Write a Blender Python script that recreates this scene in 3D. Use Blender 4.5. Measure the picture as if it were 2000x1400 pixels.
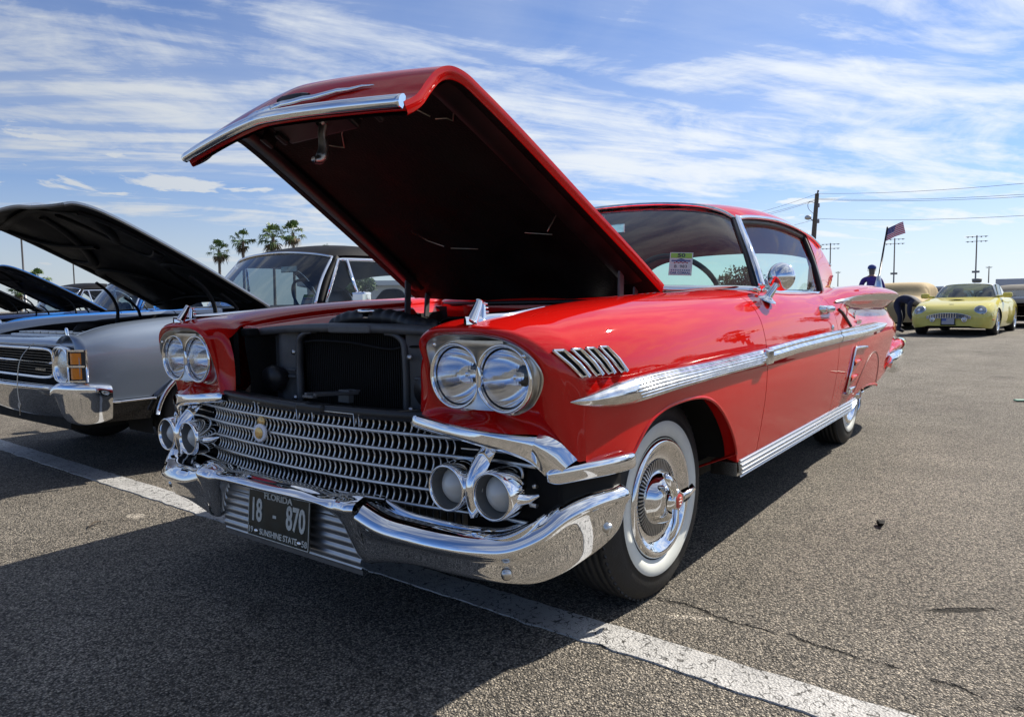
import bpy, bmesh, math, random
import numpy as np
from mathutils import Vector, Matrix
random.seed(7); np.random.seed(7)
R = math.radians
scene = bpy.context.scene
for o in list(bpy.data.objects): bpy.data.objects.remove(o)
COL = scene.collection

# ------------------------------------------------------------------ camera
cam_d = bpy.data.cameras.new('camera'); cam = bpy.data.objects.new('camera', cam_d); COL.objects.link(cam)
CAM = np.array([2.0852, 1.8170, 0.9576]); YAW, PITCH, ROLL = 3.7866, 0.0772, -0.0155
_f = Vector((math.cos(YAW)*math.cos(PITCH), math.sin(YAW)*math.cos(PITCH), -math.sin(PITCH)))
_r = Vector((math.sin(YAW), -math.cos(YAW), 0)); _u = _r.cross(_f)
_r2 = math.cos(ROLL)*_r + math.sin(ROLL)*_u; _u2 = -math.sin(ROLL)*_r + math.cos(ROLL)*_u
cam.matrix_world = Matrix(((_r2.x, _u2.x, -_f.x, CAM[0]), (_r2.y, _u2.y, -_f.y, CAM[1]), (_r2.z, _u2.z, -_f.z, CAM[2]), (0, 0, 0, 1)))
cam_d.sensor_fit = 'HORIZONTAL'; cam_d.sensor_width = 36.0; cam_d.lens = 1383.8/2000*36.0
cam_d.clip_start = 0.05; cam_d.clip_end = 4000
scene.camera = cam
scene.render.resolution_x, scene.render.resolution_y = 1024, 716

# ------------------------------------------------------------------ sun and sky
SUN_AZ, SUN_EL = R(163.0), R(35.0)          # heading towards the sun, measured from +x
sun_v = Vector((math.cos(SUN_AZ)*math.cos(SUN_EL), math.sin(SUN_AZ)*math.cos(SUN_EL), math.sin(SUN_EL)))
sd = bpy.data.lights.new('sun', 'SUN'); sd.energy = 5.0; sd.angle = R(0.53); sd.color = (1.0, 0.93, 0.82)
so = bpy.data.objects.new('sun', sd); COL.objects.link(so)
so.rotation_euler = (-sun_v).to_track_quat('-Z', 'Y').to_euler(); so.location = sun_v*40

world = bpy.data.worlds.new('World'); scene.world = world; world.use_nodes = True
def build_world():
    nt = world.node_tree; N = nt.nodes; L = nt.links; N.clear()
    def nd(t, **k):
        n = N.new(t)
        for a, b in k.items(): setattr(n, a, b)
        return n
    def math_(op, a, b=None, c=None):
        n = nd('ShaderNodeMath', operation=op)
        for i, v in enumerate((a, b, c)):
            if v is None: continue
            if isinstance(v, (int, float)): n.inputs[i].default_value = v
            else: L.new(v, n.inputs[i])
        return n.outputs[0]
    def ramp(v, lo, hi):
        n = nd('ShaderNodeMapRange', interpolation_type='SMOOTHSTEP'); L.new(v, n.inputs[0])
        n.inputs[1].default_value = lo; n.inputs[2].default_value = hi
        return n.outputs[0]
    sky = nd('ShaderNodeTexSky', sky_type='NISHITA'); sky.sun_disc = False
    sky.sun_elevation = SUN_EL; sky.sun_rotation = math.atan2(sun_v.x, sun_v.y)
    sky.air_density = 1.0; sky.dust_density = 0.25; sky.ozone_density = 3.0; sky.altitude = 5
    tc = nd('ShaderNodeTexCoord'); sep = nd('ShaderNodeSeparateXYZ'); L.new(tc.outputs['Generated'], sep.inputs[0])
    z = math_('MAXIMUM', sep.outputs[2], 0.0)
    den = math_('ADD', z, 0.10)
    px = math_('DIVIDE', sep.outputs[0], den); py = math_('DIVIDE', sep.outputs[1], den)
    # rotate so that the wind streaks lie across the view
    ca, sa = math.cos(R(-56)), math.sin(R(-56))
    qx = math_('ADD', math_('MULTIPLY', px, ca), math_('MULTIPLY', py, -sa))
    qy = math_('ADD', math_('MULTIPLY', px, sa), math_('MULTIPLY', py, ca))
    def noise(sx, sy, scale, detail, rough, off=(0, 0, 0), dist=0.0):
        cb = nd('ShaderNodeCombineXYZ'); L.new(math_('MULTIPLY_ADD', qx, sx, off[0]), cb.inputs[0]); L.new(math_('MULTIPLY_ADD', qy, sy, off[1]), cb.inputs[1]); cb.inputs[2].default_value = off[2]
        n = nd('ShaderNodeTexNoise'); n.inputs['Scale'].default_value = scale; n.inputs['Detail'].default_value = detail
        n.inputs['Roughness'].default_value = rough; n.inputs['Distortion'].default_value = dist
        L.new(cb.outputs[0], n.inputs['Vector']); return n.outputs[0]
    # broad veil, wispy streaks and small puffs
    dot = nd('ShaderNodeVectorMath', operation='DOT_PRODUCT'); L.new(tc.outputs['Generated'], dot.inputs[0]); dot.inputs[1].default_value = tuple(sun_v)
    fw = ramp(dot.outputs['Value'], -.1, .95)              # forward scattering: thin cloud shows more towards the sun
    big = noise(.62, .26, 1.0, 3, .5, (5.2, 3.7, 1.3), .8)
    streak = noise(1.25, .38, 1.0, 10, .60, (2.1, 7.3, 4.2), 1.9)
    curl = noise(1.0, .85, 1.0, 9, .60, (3.1, 5.3, 1.2), 2.6)
    fine = noise(3.2, 1.1, 1.5, 9, .68, (7.3, .4, 5.1), 1.2)
    s1 = math_('ADD', math_('MULTIPLY', streak, .50), math_('ADD', math_('MULTIPLY', fine, .22), math_('MULTIPLY', curl, .28)))
    lift = math_('MULTIPLY', fw, .035)
    wisps = ramp(math_('ADD', math_('ADD', math_('MULTIPLY', s1, .75), math_('MULTIPLY', big, .25)), lift), .462, .625)
    veil = ramp(math_('ADD', math_('ADD', math_('MULTIPLY', big, .70), math_('MULTIPLY', s1, .30)), math_('MULTIPLY', lift, 1.2)), .40, .70)
    puff = noise(1.3, 1.1, 1.6, 8, .60, (2.9, 8.8, 1.4), .35)
    low = math_('MULTIPLY', ramp(z, .015, .06), math_('SUBTRACT', 1.0, ramp(z, .24, .36)))
    puffs = math_('MULTIPLY', ramp(puff, .575, .655), math_('MULTIPLY', low, .9))
    m = math_('MAXIMUM', math_('MAXIMUM', math_('MULTIPLY', veil, .42), math_('MULTIPLY', wisps, .93)), puffs)
    hz = math_('SUBTRACT', 1.0, ramp(z, -.03, .245))
    m = math_('MAXIMUM', m, math_('MULTIPLY', hz, .85))
    tint = nd('ShaderNodeVectorMath', operation='MULTIPLY'); L.new(sky.outputs[0], tint.inputs[0]); tint.inputs[1].default_value = (.62, .86, 1.26)
    bg1 = nd('ShaderNodeBackground'); L.new(tint.outputs[0], bg1.inputs[0]); bg1.inputs[1].default_value = 0.057
    cs = math_('ADD', math_('MULTIPLY', fw, .22), .37)
    bg2 = nd('ShaderNodeBackground'); bg2.inputs[0].default_value = (.90, .95, 1.0, 1); L.new(cs, bg2.inputs[1])
    mix = nd('ShaderNodeMixShader'); L.new(m, mix.inputs[0]); L.new(bg1.outputs[0], mix.inputs[1]); L.new(bg2.outputs[0], mix.inputs[2])
    out = nd('ShaderNodeOutputWorld'); L.new(mix.outputs[0], out.inputs[0])
build_world()
scene.view_settings.view_transform = 'Standard'; scene.view_settings.look = 'None'
scene.view_settings.exposure = 0.82; scene.view_settings.gamma = 1.0
scene.cycles.max_bounces = 10; scene.cycles.glossy_bounces = 6; scene.cycles.transmission_bounces = 8; scene.cycles.transparent_max_bounces = 12
scene.cycles.use_denoising = True; scene.cycles.caustics_reflective = False; scene.cycles.caustics_refractive = False
scene.cycles.sample_clamp_indirect = 6.0

# ------------------------------------------------------------------ helpers
def mat(name, col, rough=.5, metal=0., coat=0., spec=.5, bump=0., bscale=60., vary=0., vscale=8., coat_rough=.03, trans=0., ior=1.45, emit=None):
    m = bpy.data.materials.new(name); m.use_nodes = True; nt = m.node_tree; b = nt.nodes['Principled BSDF']
    b.inputs['Base Color'].default_value = (*col, 1); b.inputs['Roughness'].default_value = rough; b.inputs['Metallic'].default_value = metal
    b.inputs['Coat Weight'].default_value = coat; b.inputs['Coat Roughness'].default_value = coat_rough
    b.inputs['Specular IOR Level'].default_value = spec; b.inputs['Transmission Weight'].default_value = trans; b.inputs['IOR'].default_value = ior
    tc = nt.nodes.new('ShaderNodeTexCoord')
    if vary:
        n = nt.nodes.new('ShaderNodeTexNoise'); n.inputs['Scale'].default_value = vscale; n.inputs['Detail'].default_value = 5
        nt.links.new(tc.outputs['Object'], n.inputs['Vector'])
        r = nt.nodes.new('ShaderNodeMapRange'); nt.links.new(n.outputs[0], r.inputs[0]); r.inputs[1].default_value = .3; r.inputs[2].default_value = .7
        r.inputs[3].default_value = 1-vary; r.inputs[4].default_value = 1+vary
        mx = nt.nodes.new('ShaderNodeVectorMath'); mx.operation = 'SCALE'; mx.inputs[0].default_value = col; nt.links.new(r.outputs[0], mx.inputs['Scale'])
        nt.links.new(mx.outputs[0], b.inputs['Base Color'])
        r2 = nt.nodes.new('ShaderNodeMapRange'); nt.links.new(n.outputs[0], r2.inputs[0]); r2.inputs[3].default_value = max(.01, rough*(1-vary)); r2.inputs[4].default_value = min(1, rough*(1+vary))
        nt.links.new(r2.outputs[0], b.inputs['Roughness'])
    if bump:
        n2 = nt.nodes.new('ShaderNodeTexNoise'); n2.inputs['Scale'].default_value = bscale; n2.inputs['Detail'].default_value = 4
        nt.links.new(tc.outputs['Object'], n2.inputs['Vector'])
        bp = nt.nodes.new('ShaderNodeBump'); bp.inputs['Strength'].default_value = bump; bp.inputs['Distance'].default_value = .01
        nt.links.new(n2.outputs[0], bp.inputs['Height']); nt.links.new(bp.outputs[0], b.inputs['Normal'])
    if emit: b.inputs['Emission Color'].default_value = (*emit[0], 1); b.inputs['Emission Strength'].default_value = emit[1]
    return m
def glass_mat(name, tint=(.80, .93, .90), refl=.08, rough=.0, dens=1.0):
    m = bpy.data.materials.new(name); m.use_nodes = True; nt = m.node_tree; nt.nodes.clear()
    t = nt.nodes.new('ShaderNodeBsdfTransparent'); t.inputs[0].default_value = (*tint, 1)
    g = nt.nodes.new('ShaderNodeBsdfGlossy'); g.inputs['Roughness'].default_value = rough; g.inputs[0].default_value = (.95, .97, 1, 1)
    fr = nt.nodes.new('ShaderNodeFresnel'); fr.inputs[0].default_value = 1.52
    mx = nt.nodes.new('ShaderNodeMixShader'); o = nt.nodes.new('ShaderNodeOutputMaterial')
    nt.links.new(fr.outputs[0], mx.inputs[0]); nt.links.new(t.outputs[0], mx.inputs[1]); nt.links.new(g.outputs[0], mx.inputs[2]); nt.links.new(mx.outputs[0], o.inputs[0])
    return m

def make_mesh(name, V, F, smooth=True):
    me = bpy.data.meshes.new(name); me.from_pydata([tuple(map(float, v)) for v in V], [], [tuple(int(i) for i in f) for f in F])
    me.validate(); me.update()
    if smooth: me.polygons.foreach_set('use_smooth', [True]*len(me.polygons))
    return me
def link(name, me, material, parent=None, **props):
    o = bpy.data.objects.new(name, me); COL.objects.link(o)
    if material is not None and me is not None:
        if not me.materials:
            for q in (material if isinstance(material, (list, tuple)) else [material]): me.materials.append(q)
    if parent is not None:
        o.parent = parent; o.matrix_parent_inverse = parent_inv(parent)
    for k, v in props.items(): o[k] = v
    return o
def world_of(o):
    b = o.matrix_basis.copy()
    return b if o.parent is None else world_of(o.parent) @ o.matrix_parent_inverse @ b
def parent_inv(p): return world_of(p).inverted()
def empty(name, loc, label=None, cat=None, group=None):
    o = bpy.data.objects.new(name, None); COL.objects.link(o); o.location = loc; o.empty_display_size = .1
    if label: o['label'] = label
    if cat: o['category'] = cat
    if group: o['group'] = group
    return o
def tag(o, label, cat, group=None):
    o['label'] = label; o['category'] = cat
    if group: o['group'] = group
    return o

class Geo:
    """collects pieces of geometry for ONE object"""
    def __init__(s): s.V = []; s.F = []; s.flat = set(); s.mi = []
    def add(s, V, F, flat=False, m=0):
        n = len(s.V); s.V.extend([tuple(v) for v in V])
        for f in F:
            if flat: s.flat.add(len(s.F))
            s.F.append(tuple(i+n for i in f)); s.mi.append(m)
        return s
    def xf(s, M):
        s.V = [tuple(M @ Vector(v)) for v in s.V]; return s
    def mir(s):
        g = Geo(); g.V = [(v[0], -v[1], v[2]) for v in s.V]; g.F = [tuple(reversed(f)) for f in s.F]; g.flat = set(s.flat); g.mi = list(s.mi); return g
    def build(s, name, material, parent=None, recalc=False, **props):
        me = make_mesh(name, s.V, s.F)
        if len(me.polygons) == len(s.F):
            fl = [i not in s.flat for i in range(len(s.F))]; me.polygons.foreach_set('use_smooth', fl)
            if any(s.mi): me.polygons.foreach_set('material_index', s.mi)
        if recalc:
            bm = bmesh.new(); bm.from_mesh(me); bmesh.ops.recalc_face_normals(bm, faces=bm.faces); bm.to_mesh(me); bm.free()
        return link(name, me, material, parent, **props)
    # shapes -------------------------------------------------------
    def box(s, c, d, rot=None, bev=0.0, m=0):
        x, y, z = [v/2 for v in d]
        if bev <= 0:
            V = [Vector((sx*x, sy*y, sz*z)) for sx in (-1, 1) for sy in (-1, 1) for sz in (-1, 1)]
            F = [(0, 1, 3, 2), (4, 6, 7, 5), (0, 4, 5, 1), (2, 3, 7, 6), (0, 2, 6, 4), (1, 5, 7, 3)]
            V = [((rot @ v) if rot else v) + Vector(c) for v in V]
            return s.add(V, F, True, m)
        bm = bmesh.new(); bmesh.ops.create_cube(bm, size=1)
        for v in bm.verts: v.co = Vector((v.co.x*d[0], v.co.y*d[1], v.co.z*d[2]))
        bmesh.ops.bevel(bm, geom=list(bm.edges), offset=min(bev, min(d)*.49), segments=2, affect='EDGES', profile=.5)
        bm.verts.index_update()
        V = [((rot @ v.co) if rot else v.co) + Vector(c) for v in bm.verts]; F = [[v.index for v in f.verts] for f in bm.faces]; bm.free()
        return s.add(V, F, True, m)
    def grid(s, G, cu=False, cv=False, flip=False, m=0, mask=None):
        G = np.asarray(G); a, b = G.shape[:2]; V = G.reshape(-1, 3); F = []
        for i in range(a if cu else a-1):
            for j in range(b if cv else b-1):
                if mask is not None and not mask(i, j): continue
                i2, j2 = (i+1) % a, (j+1) % b
                f = (i*b+j, i2*b+j, i2*b+j2, i*b+j2)
                F.append(f[::-1] if flip else f)
        return s.add(V, F, False, m)
    def tube(s, path, r, n=10, caps=True, m=0, flat=1.0):
        P = np.asarray(path, float); rr = np.broadcast_to(np.asarray(r, float), (len(P),))
        T = np.gradient(P, axis=0); T /= np.linalg.norm(T, axis=1)[:, None]+1e-12
        up = np.array([0, 0, 1.]); 
        if abs(T[0] @ up) > .9: up = np.array([1., 0, 0])
        N = up-T[0]*(up @ T[0]); N /= np.linalg.norm(N); G = []
        for i in range(len(P)):
            N = N-T[i]*(N @ T[i]); N /= np.linalg.norm(N)+1e-12; B = np.cross(T[i], N)
            a = np.linspace(0, 2*np.pi, n, endpoint=False)
            G.append(P[i]+rr[i]*(np.cos(a)[:, None]*N*flat+np.sin(a)[:, None]*B))
        base = len(s.V); s.grid(G, cv=True, flip=True, m=m)
        if caps:
            L = len(P); s.F.append(tuple(base+k for k in range(n))); s.mi.append(m); s.F.append(tuple(base+(L-1)*n+k for k in reversed(range(n)))); s.mi.append(m)
        return s
    def lathe(s, prof, org, axis, n=40, m=0, ref=None, cap0=False, cap1=False):
        """prof: list of (distance along axis, radius)"""
        A = np.array(axis, float); A /= np.linalg.norm(A)
        up = np.array(ref if ref is not None else ([0, 0, 1.] if abs(A[2]) < .9 else [1., 0, 0])); N = up-A*(up @ A); N /= np.linalg.norm(N); B = np.cross(A, N)
        a = np.linspace(0, 2*np.pi, n, endpoint=False); O = np.array(org, float)
        G = [O+A*d+r*(np.cos(a)[:, None]*N+np.sin(a)[:, None]*B) for d, r in prof]
        base = len(s.V); s.grid(G, cv=True, flip=False, m=m)
        if cap0: s.F.append(tuple(base+k for k in range(n))); s.mi.append(m)
        if cap1: s.F.append(tuple(base+(len(prof)-1)*n+k for k in reversed(range(n)))); s.mi.append(m)
        return s
    def sweep(s, path, prof, up=(0, 0, 1), closed=True, caps=True, m=0, scale=None, flip=False):
        """prof: (a,b) offsets: a along side (T x up), b along up"""
        P = np.asarray(path, float); T = np.gradient(P, axis=0); T /= np.linalg.norm(T, axis=1)[:, None]+1e-12
        U = np.asarray(up, float); G = []; pr = np.asarray(prof, float)
        for i in range(len(P)):
            u = U[i] if U.ndim == 2 else U
            sd_ = np.cross(T[i], u); sd_ /= np.linalg.norm(sd_)+1e-12; uu = np.cross(sd_, T[i])
            k = 1.0 if scale is None else scale[i]
            G.append(P[i]+k*(pr[:, :1]*sd_+pr[:, 1:]*uu))
        base = len(s.V); s.grid(G, cv=closed, m=m, flip=flip)
        if caps and closed:
            n = len(pr); L = len(P); c0 = tuple(base+k for k in range(n)); c1 = tuple(base+(L-1)*n+k for k in reversed(range(n)))
            s.F.append(c0); s.mi.append(m); s.F.append(c1); s.mi.append(m)
            s.flat.add(len(s.F)-1); s.flat.add(len(s.F)-2)
        return s

def spl(P, m=8, closed=False):
    """smooth interpolating curve / surface along axis 0; P (n,...,3); m samples per segment"""
    P = np.asarray(P, float); n = len(P)
    if closed: P = np.concatenate([P[-2:], P, P[:3]]); 
    d = np.sqrt(((P[1:]-P[:-1])**2).reshape(len(P)-1, -1).sum(1))+1e-9; d = np.sqrt(d/ (d.mean())+1e-9)
    T = np.empty_like(P)
    sl = (P[1:]-P[:-1])/d.reshape(-1, *([1]*(P.ndim-1)))
    dd = d.reshape(-1, *([1]*(P.ndim-1)))
    T[1:-1] = (sl[:-1]*dd[1:]+sl[1:]*dd[:-1])/(dd[1:]+dd[:-1])
    if len(P) > 2: T[0] = 1.5*sl[0]-.5*T[1]; T[-1] = 1.5*sl[-1]-.5*T[-2]
    else: T[:] = sl[0]
    out = []
    rng = range(len(P)-1) if not closed else range(2, 2+n)
    for i in rng:
        for k in range(m):
            t = k/m; h = d[i]
            out.append((2*t**3-3*t**2+1)*P[i]+(t**3-2*t**2+t)*h*T[i]+(-2*t**3+3*t**2)*P[i+1]+(t**3-t**2)*h*T[i+1])
    if not closed: out.append(P[-1])
    return np.array(out)
def surf(K, mu=6, mv=6):
    """K key grid (rows, cols, 3) -> dense grid"""
    A = spl(K, mu); return spl(A.transpose(1, 0, 2), mv).transpose(1, 0, 2)
def at_idx(C, f):
    """sample polyline C at fractional indices f"""
    f = np.clip(np.asarray(f, float), 0, len(C)-1); i = np.minimum(f.astype(int), len(C)-2); t = (f-i)[:, None]
    return C[i]*(1-t)+C[i+1]*t
def grid_normals(G):
    du = np.gradient(G, axis=0); dv = np.gradient(G, axis=1); N = np.cross(du, dv); return N/(np.linalg.norm(N, axis=2)[..., None]+1e-12)
def flange(geo, G, depth, edges='udlr', sgn=1, m=0, flip=False):
    """folded-in edges of a panel so that it has thickness"""
    N = grid_normals(G)*sgn; a, b = G.shape[:2]
    for e in edges:
        if e == 'u': A, n, fl = G[0], N[0], False
        elif e == 'd': A, n, fl = G[-1], N[-1], True
        elif e == 'l': A, n, fl = G[:, 0], N[:, 0], True
        else: A, n, fl = G[:, -1], N[:, -1], False
        geo.grid(np.stack([A, A+n*depth]), m=m, flip=fl != flip)
def interp(xs, ys, x): return np.interp(x, xs, ys)
def pair(fn_geo, name, material, parent, **kw):
    """build a piece and its mirror image on the other side of the car"""
    a = fn_geo.build(name, material, parent, **kw); b = fn_geo.mir().build(name, material, parent, **kw); return a, b
def text_geo(txt, size, font_scale=(1, 1), bold=0.0, align='CENTER', ext=.0015):
    c = bpy.data.curves.new('lettering', 'FONT'); c.body = txt; c.size = size; c.align_x = align; c.align_y = 'CENTER'; c.extrude = ext; c.offset = bold; c.resolution_u = 3
    o = bpy.data.objects.new('lettering', c); COL.objects.link(o)
    dg = bpy.context.evaluated_depsgraph_get(); me = bpy.data.meshes.new_from_object(o.evaluated_get(dg))
    V = [(v.co.x*font_scale[0], v.co.y*font_scale[1], v.co.z) for v in me.vertices]; F = [tuple(p.vertices) for p in me.polygons]
    bpy.data.objects.remove(o); bpy.data.curves.remove(c); bpy.data.meshes.remove(me)
    g = Geo(); g.add(V, F, True); return g
def frame(org, xa, ya):
    """matrix whose x,y axes point along xa,ya"""
    x = Vector(xa).normalized(); y = Vector(ya); y = (y-x*(y.dot(x))).normalized(); z = x.cross(y)
    return Matrix(((x.x, y.x, z.x, org[0]), (x.y, y.y, z.y, org[1]), (x.z, y.z, z.z, org[2]), (0, 0, 0, 1)))
def copy_tree(o, M, parent=None, label=None):
    """copy a thing with its parts; M moves it in world space"""
    c = o.copy(); COL.objects.link(c)
    if parent is None: c.matrix_world = M @ world_of(o) if o.parent is None else M; c.matrix_basis = M @ o.matrix_basis
    else: c.parent = parent; c.matrix_parent_inverse = o.matrix_parent_inverse.copy()
    for ch in list(o.children): copy_tree(ch, M, c)
    if label: c['label'] = label
    return c
# ------------------------------------------------------------------ ground
def asphalt_mat():
    m = bpy.data.materials.new('asphalt'); m.use_nodes = True; nt = m.node_tree; N = nt.nodes; L = nt.links; b = N['Principled BSDF']
    tc = N.new('ShaderNodeTexCoord'); P = tc.outputs['Object']
    def noise(s, d=4, r=.55, vec=P):
        n = N.new('ShaderNodeTexNoise'); n.inputs['Scale'].default_value = s; n.inputs['Detail'].default_value = d; n.inputs['Roughness'].default_value = r; L.new(vec, n.inputs['Vector']); return n
    def mth(op, a, b_=None, c=None):
        n = N.new('ShaderNodeMath'); n.operation = op
        for i, v in enumerate((a, b_, c)):
            if v is None: continue
            if isinstance(v, (int, float)): n.inputs[i].default_value = v
            else: L.new(v, n.inputs[i])
        return n.outputs[0]
    def mr(v, a, b_, c=0., d=1.):
        n = N.new('ShaderNodeMapRange'); L.new(v, n.inputs[0]); n.inputs[1].default_value = a; n.inputs[2].default_value = b_; n.inputs[3].default_value = c; n.inputs[4].default_value = d; return n.outputs[0]
    v = N.new('ShaderNodeTexVoronoi'); v.inputs['Scale'].default_value = 165; v.inputs['Randomness'].default_value = 1.0
    # slightly warped cells so stones are irregular
    wn = noise(60, 2); add = N.new('ShaderNodeVectorMath'); add.operation = 'MULTIPLY_ADD'; L.new(wn.outputs['Color'], add.inputs[0]); add.inputs[1].default_value = (.010, .010, 0); L.new(P, add.inputs[2])
    L.new(add.outputs[0], v.inputs['Vector'])
    v2 = N.new('ShaderNodeTexVoronoi'); v2.inputs['Scale'].default_value = 230; L.new(P, v2.inputs['Vector'])
    cr = N.new('ShaderNodeValToRGB'); cr.color_ramp.interpolation = 'LINEAR'
    e = cr.color_ramp.elements; e[0].position = 0; e[0].color = (.09, .085, .077, 1); e[1].position = 1; e[1].color = (.66, .585, .47, 1)
    for p, c in ((.20, (.20, .185, .162, 1)), (.55, (.385, .345, .29, 1)), (.80, (.53, .47, .39, 1))):
        x = e.new(p); x.color = c
    sepc = N.new('ShaderNodeSeparateColor'); L.new(v.outputs['Color'], sepc.inputs[0]); L.new(sepc.outputs[0], cr.inputs[0])
    # binder between the stones
    gap = mr(v.outputs['Distance'], .30, .62, 1.0, .38)
    big = mr(noise(.55, 5).outputs[0], .3, .7, .72, 1.08); mid = mr(noise(3.1, 5).outputs[0], .3, .7, .86, 1.12)
    fine = mr(v2.outputs['Distance'], 0, .7, 1.18, .72)
    k = mth('MULTIPLY', mth('MULTIPLY', gap, big), mth('MULTIPLY', mid, fine))
    # old oil drips and dark stains, each with its own shape
    stn = mr(noise(1.7, 6, .6).outputs[0], .62, .74, 1.0, .62)
    k = mth('MULTIPLY', k, stn)
    # oil drips: scattered soft-edged spots of different size, and faint tyre-polished lanes
    vd = N.new('ShaderNodeTexVoronoi'); vd.inputs['Scale'].default_value = 1.15; L.new(P, vd.inputs['Vector']); vs = N.new('ShaderNodeSeparateColor'); L.new(vd.outputs['Color'], vs.inputs[0])
    rad = mr(vs.outputs[0], .45, 1., .0, .16); dd = mth('ADD', mth('SUBTRACT', vd.outputs['Distance'], rad), mth('MULTIPLY_ADD', noise(14, 4).outputs[0], .14, -.07))
    k = mth('MULTIPLY', k, mr(dd, -.05, .03, .66, 1.0))
    lane = N.new('ShaderNodeMapping'); lane.inputs['Scale'].default_value = (.10, 1.1, 1); L.new(P, lane.inputs['Vector']); k = mth('MULTIPLY', k, mr(noise(1.0, 3, .5, lane.outputs[0]).outputs[0], .35, .65, .90, 1.08))
    # cracks: a long ragged one beside the bay line and a few short ones
    sx = N.new('ShaderNodeSeparateXYZ'); L.new(P, sx.inputs[0])
    wob = noise(5, 6, .65); wv = mth('MULTIPLY_ADD', wob.outputs[0], .16, -.08)
    line = mth('ABSOLUTE', mth('ADD', mth('MULTIPLY_ADD', sx.outputs[1], -.10, mth('SUBTRACT', sx.outputs[0], -.06)), wv))
    brk = mr(noise(7, 3).outputs[0], .40, .54)
    ck = mth('MULTIPLY', mr(line, .002, .011, 1., 0.), mth('MULTIPLY', brk, mth('GREATER_THAN', sx.outputs[1], .80)))
    wob2 = mth('MULTIPLY_ADD', noise(38, 4, .6).outputs[0], 2.4, -1.2)
    def spot(cx, cy, ux, uy, la, lb):
        dx = mth('SUBTRACT', sx.outputs[0], cx); dy = mth('SUBTRACT', sx.outputs[1], cy)
        a = mth('DIVIDE', mth('ADD', mth('MULTIPLY', dx, ux), mth('MULTIPLY', dy, uy)), la); b2 = mth('DIVIDE', mth('ADD', mth('MULTIPLY', dx, -uy), mth('MULTIPLY', dy, ux)), lb)
        return mr(mth('ADD', mth('ADD', mth('MULTIPLY', a, a), mth('MULTIPLY', b2, b2)), wob2), .6, 1.3, 1., 0.)
    hole = spot(-.414, 1.64, -.618, .786, .105, .018); ck = mth('MAXIMUM', ck, hole)
    patch = mth('MAXIMUM', spot(.101, .99, -.45, .89, .075, .014), spot(.56, -1.54, .2, .98, .05, .035))
    k = mth('MULTIPLY', k, mr(ck, 0, 1, 1., .15)); k = mth('MULTIPLY', k, mr(patch, 0, 1, 1., 2.1))
    sc = N.new('ShaderNodeVectorMath'); sc.operation = 'SCALE'; L.new(cr.outputs[0], sc.inputs[0]); L.new(k, sc.inputs['Scale'])
    L.new(sc.outputs[0], b.inputs['Base Color'])
    b.inputs['Roughness'].default_value = .82; b.inputs['Specular IOR Level'].default_value = .12
    h = mth('ADD', mth('MULTIPLY', mr(v.outputs['Distance'], .1, .7, 1., 0.), .8), mth('MULTIPLY', fine, .25)); h = mth('ADD', h, mth('MULTIPLY', sepc.outputs[1], .7)); h = mth('SUBTRACT', h, mth('MULTIPLY', ck, 2.5))
    bp = N.new('ShaderNodeBump'); bp.inputs['Strength'].default_value = .9; bp.inputs['Distance'].default_value = .006; L.new(h, bp.inputs['Height']); L.new(bp.outputs[0], b.inputs['Normal'])
    return m
M_asph = asphalt_mat()
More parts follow.
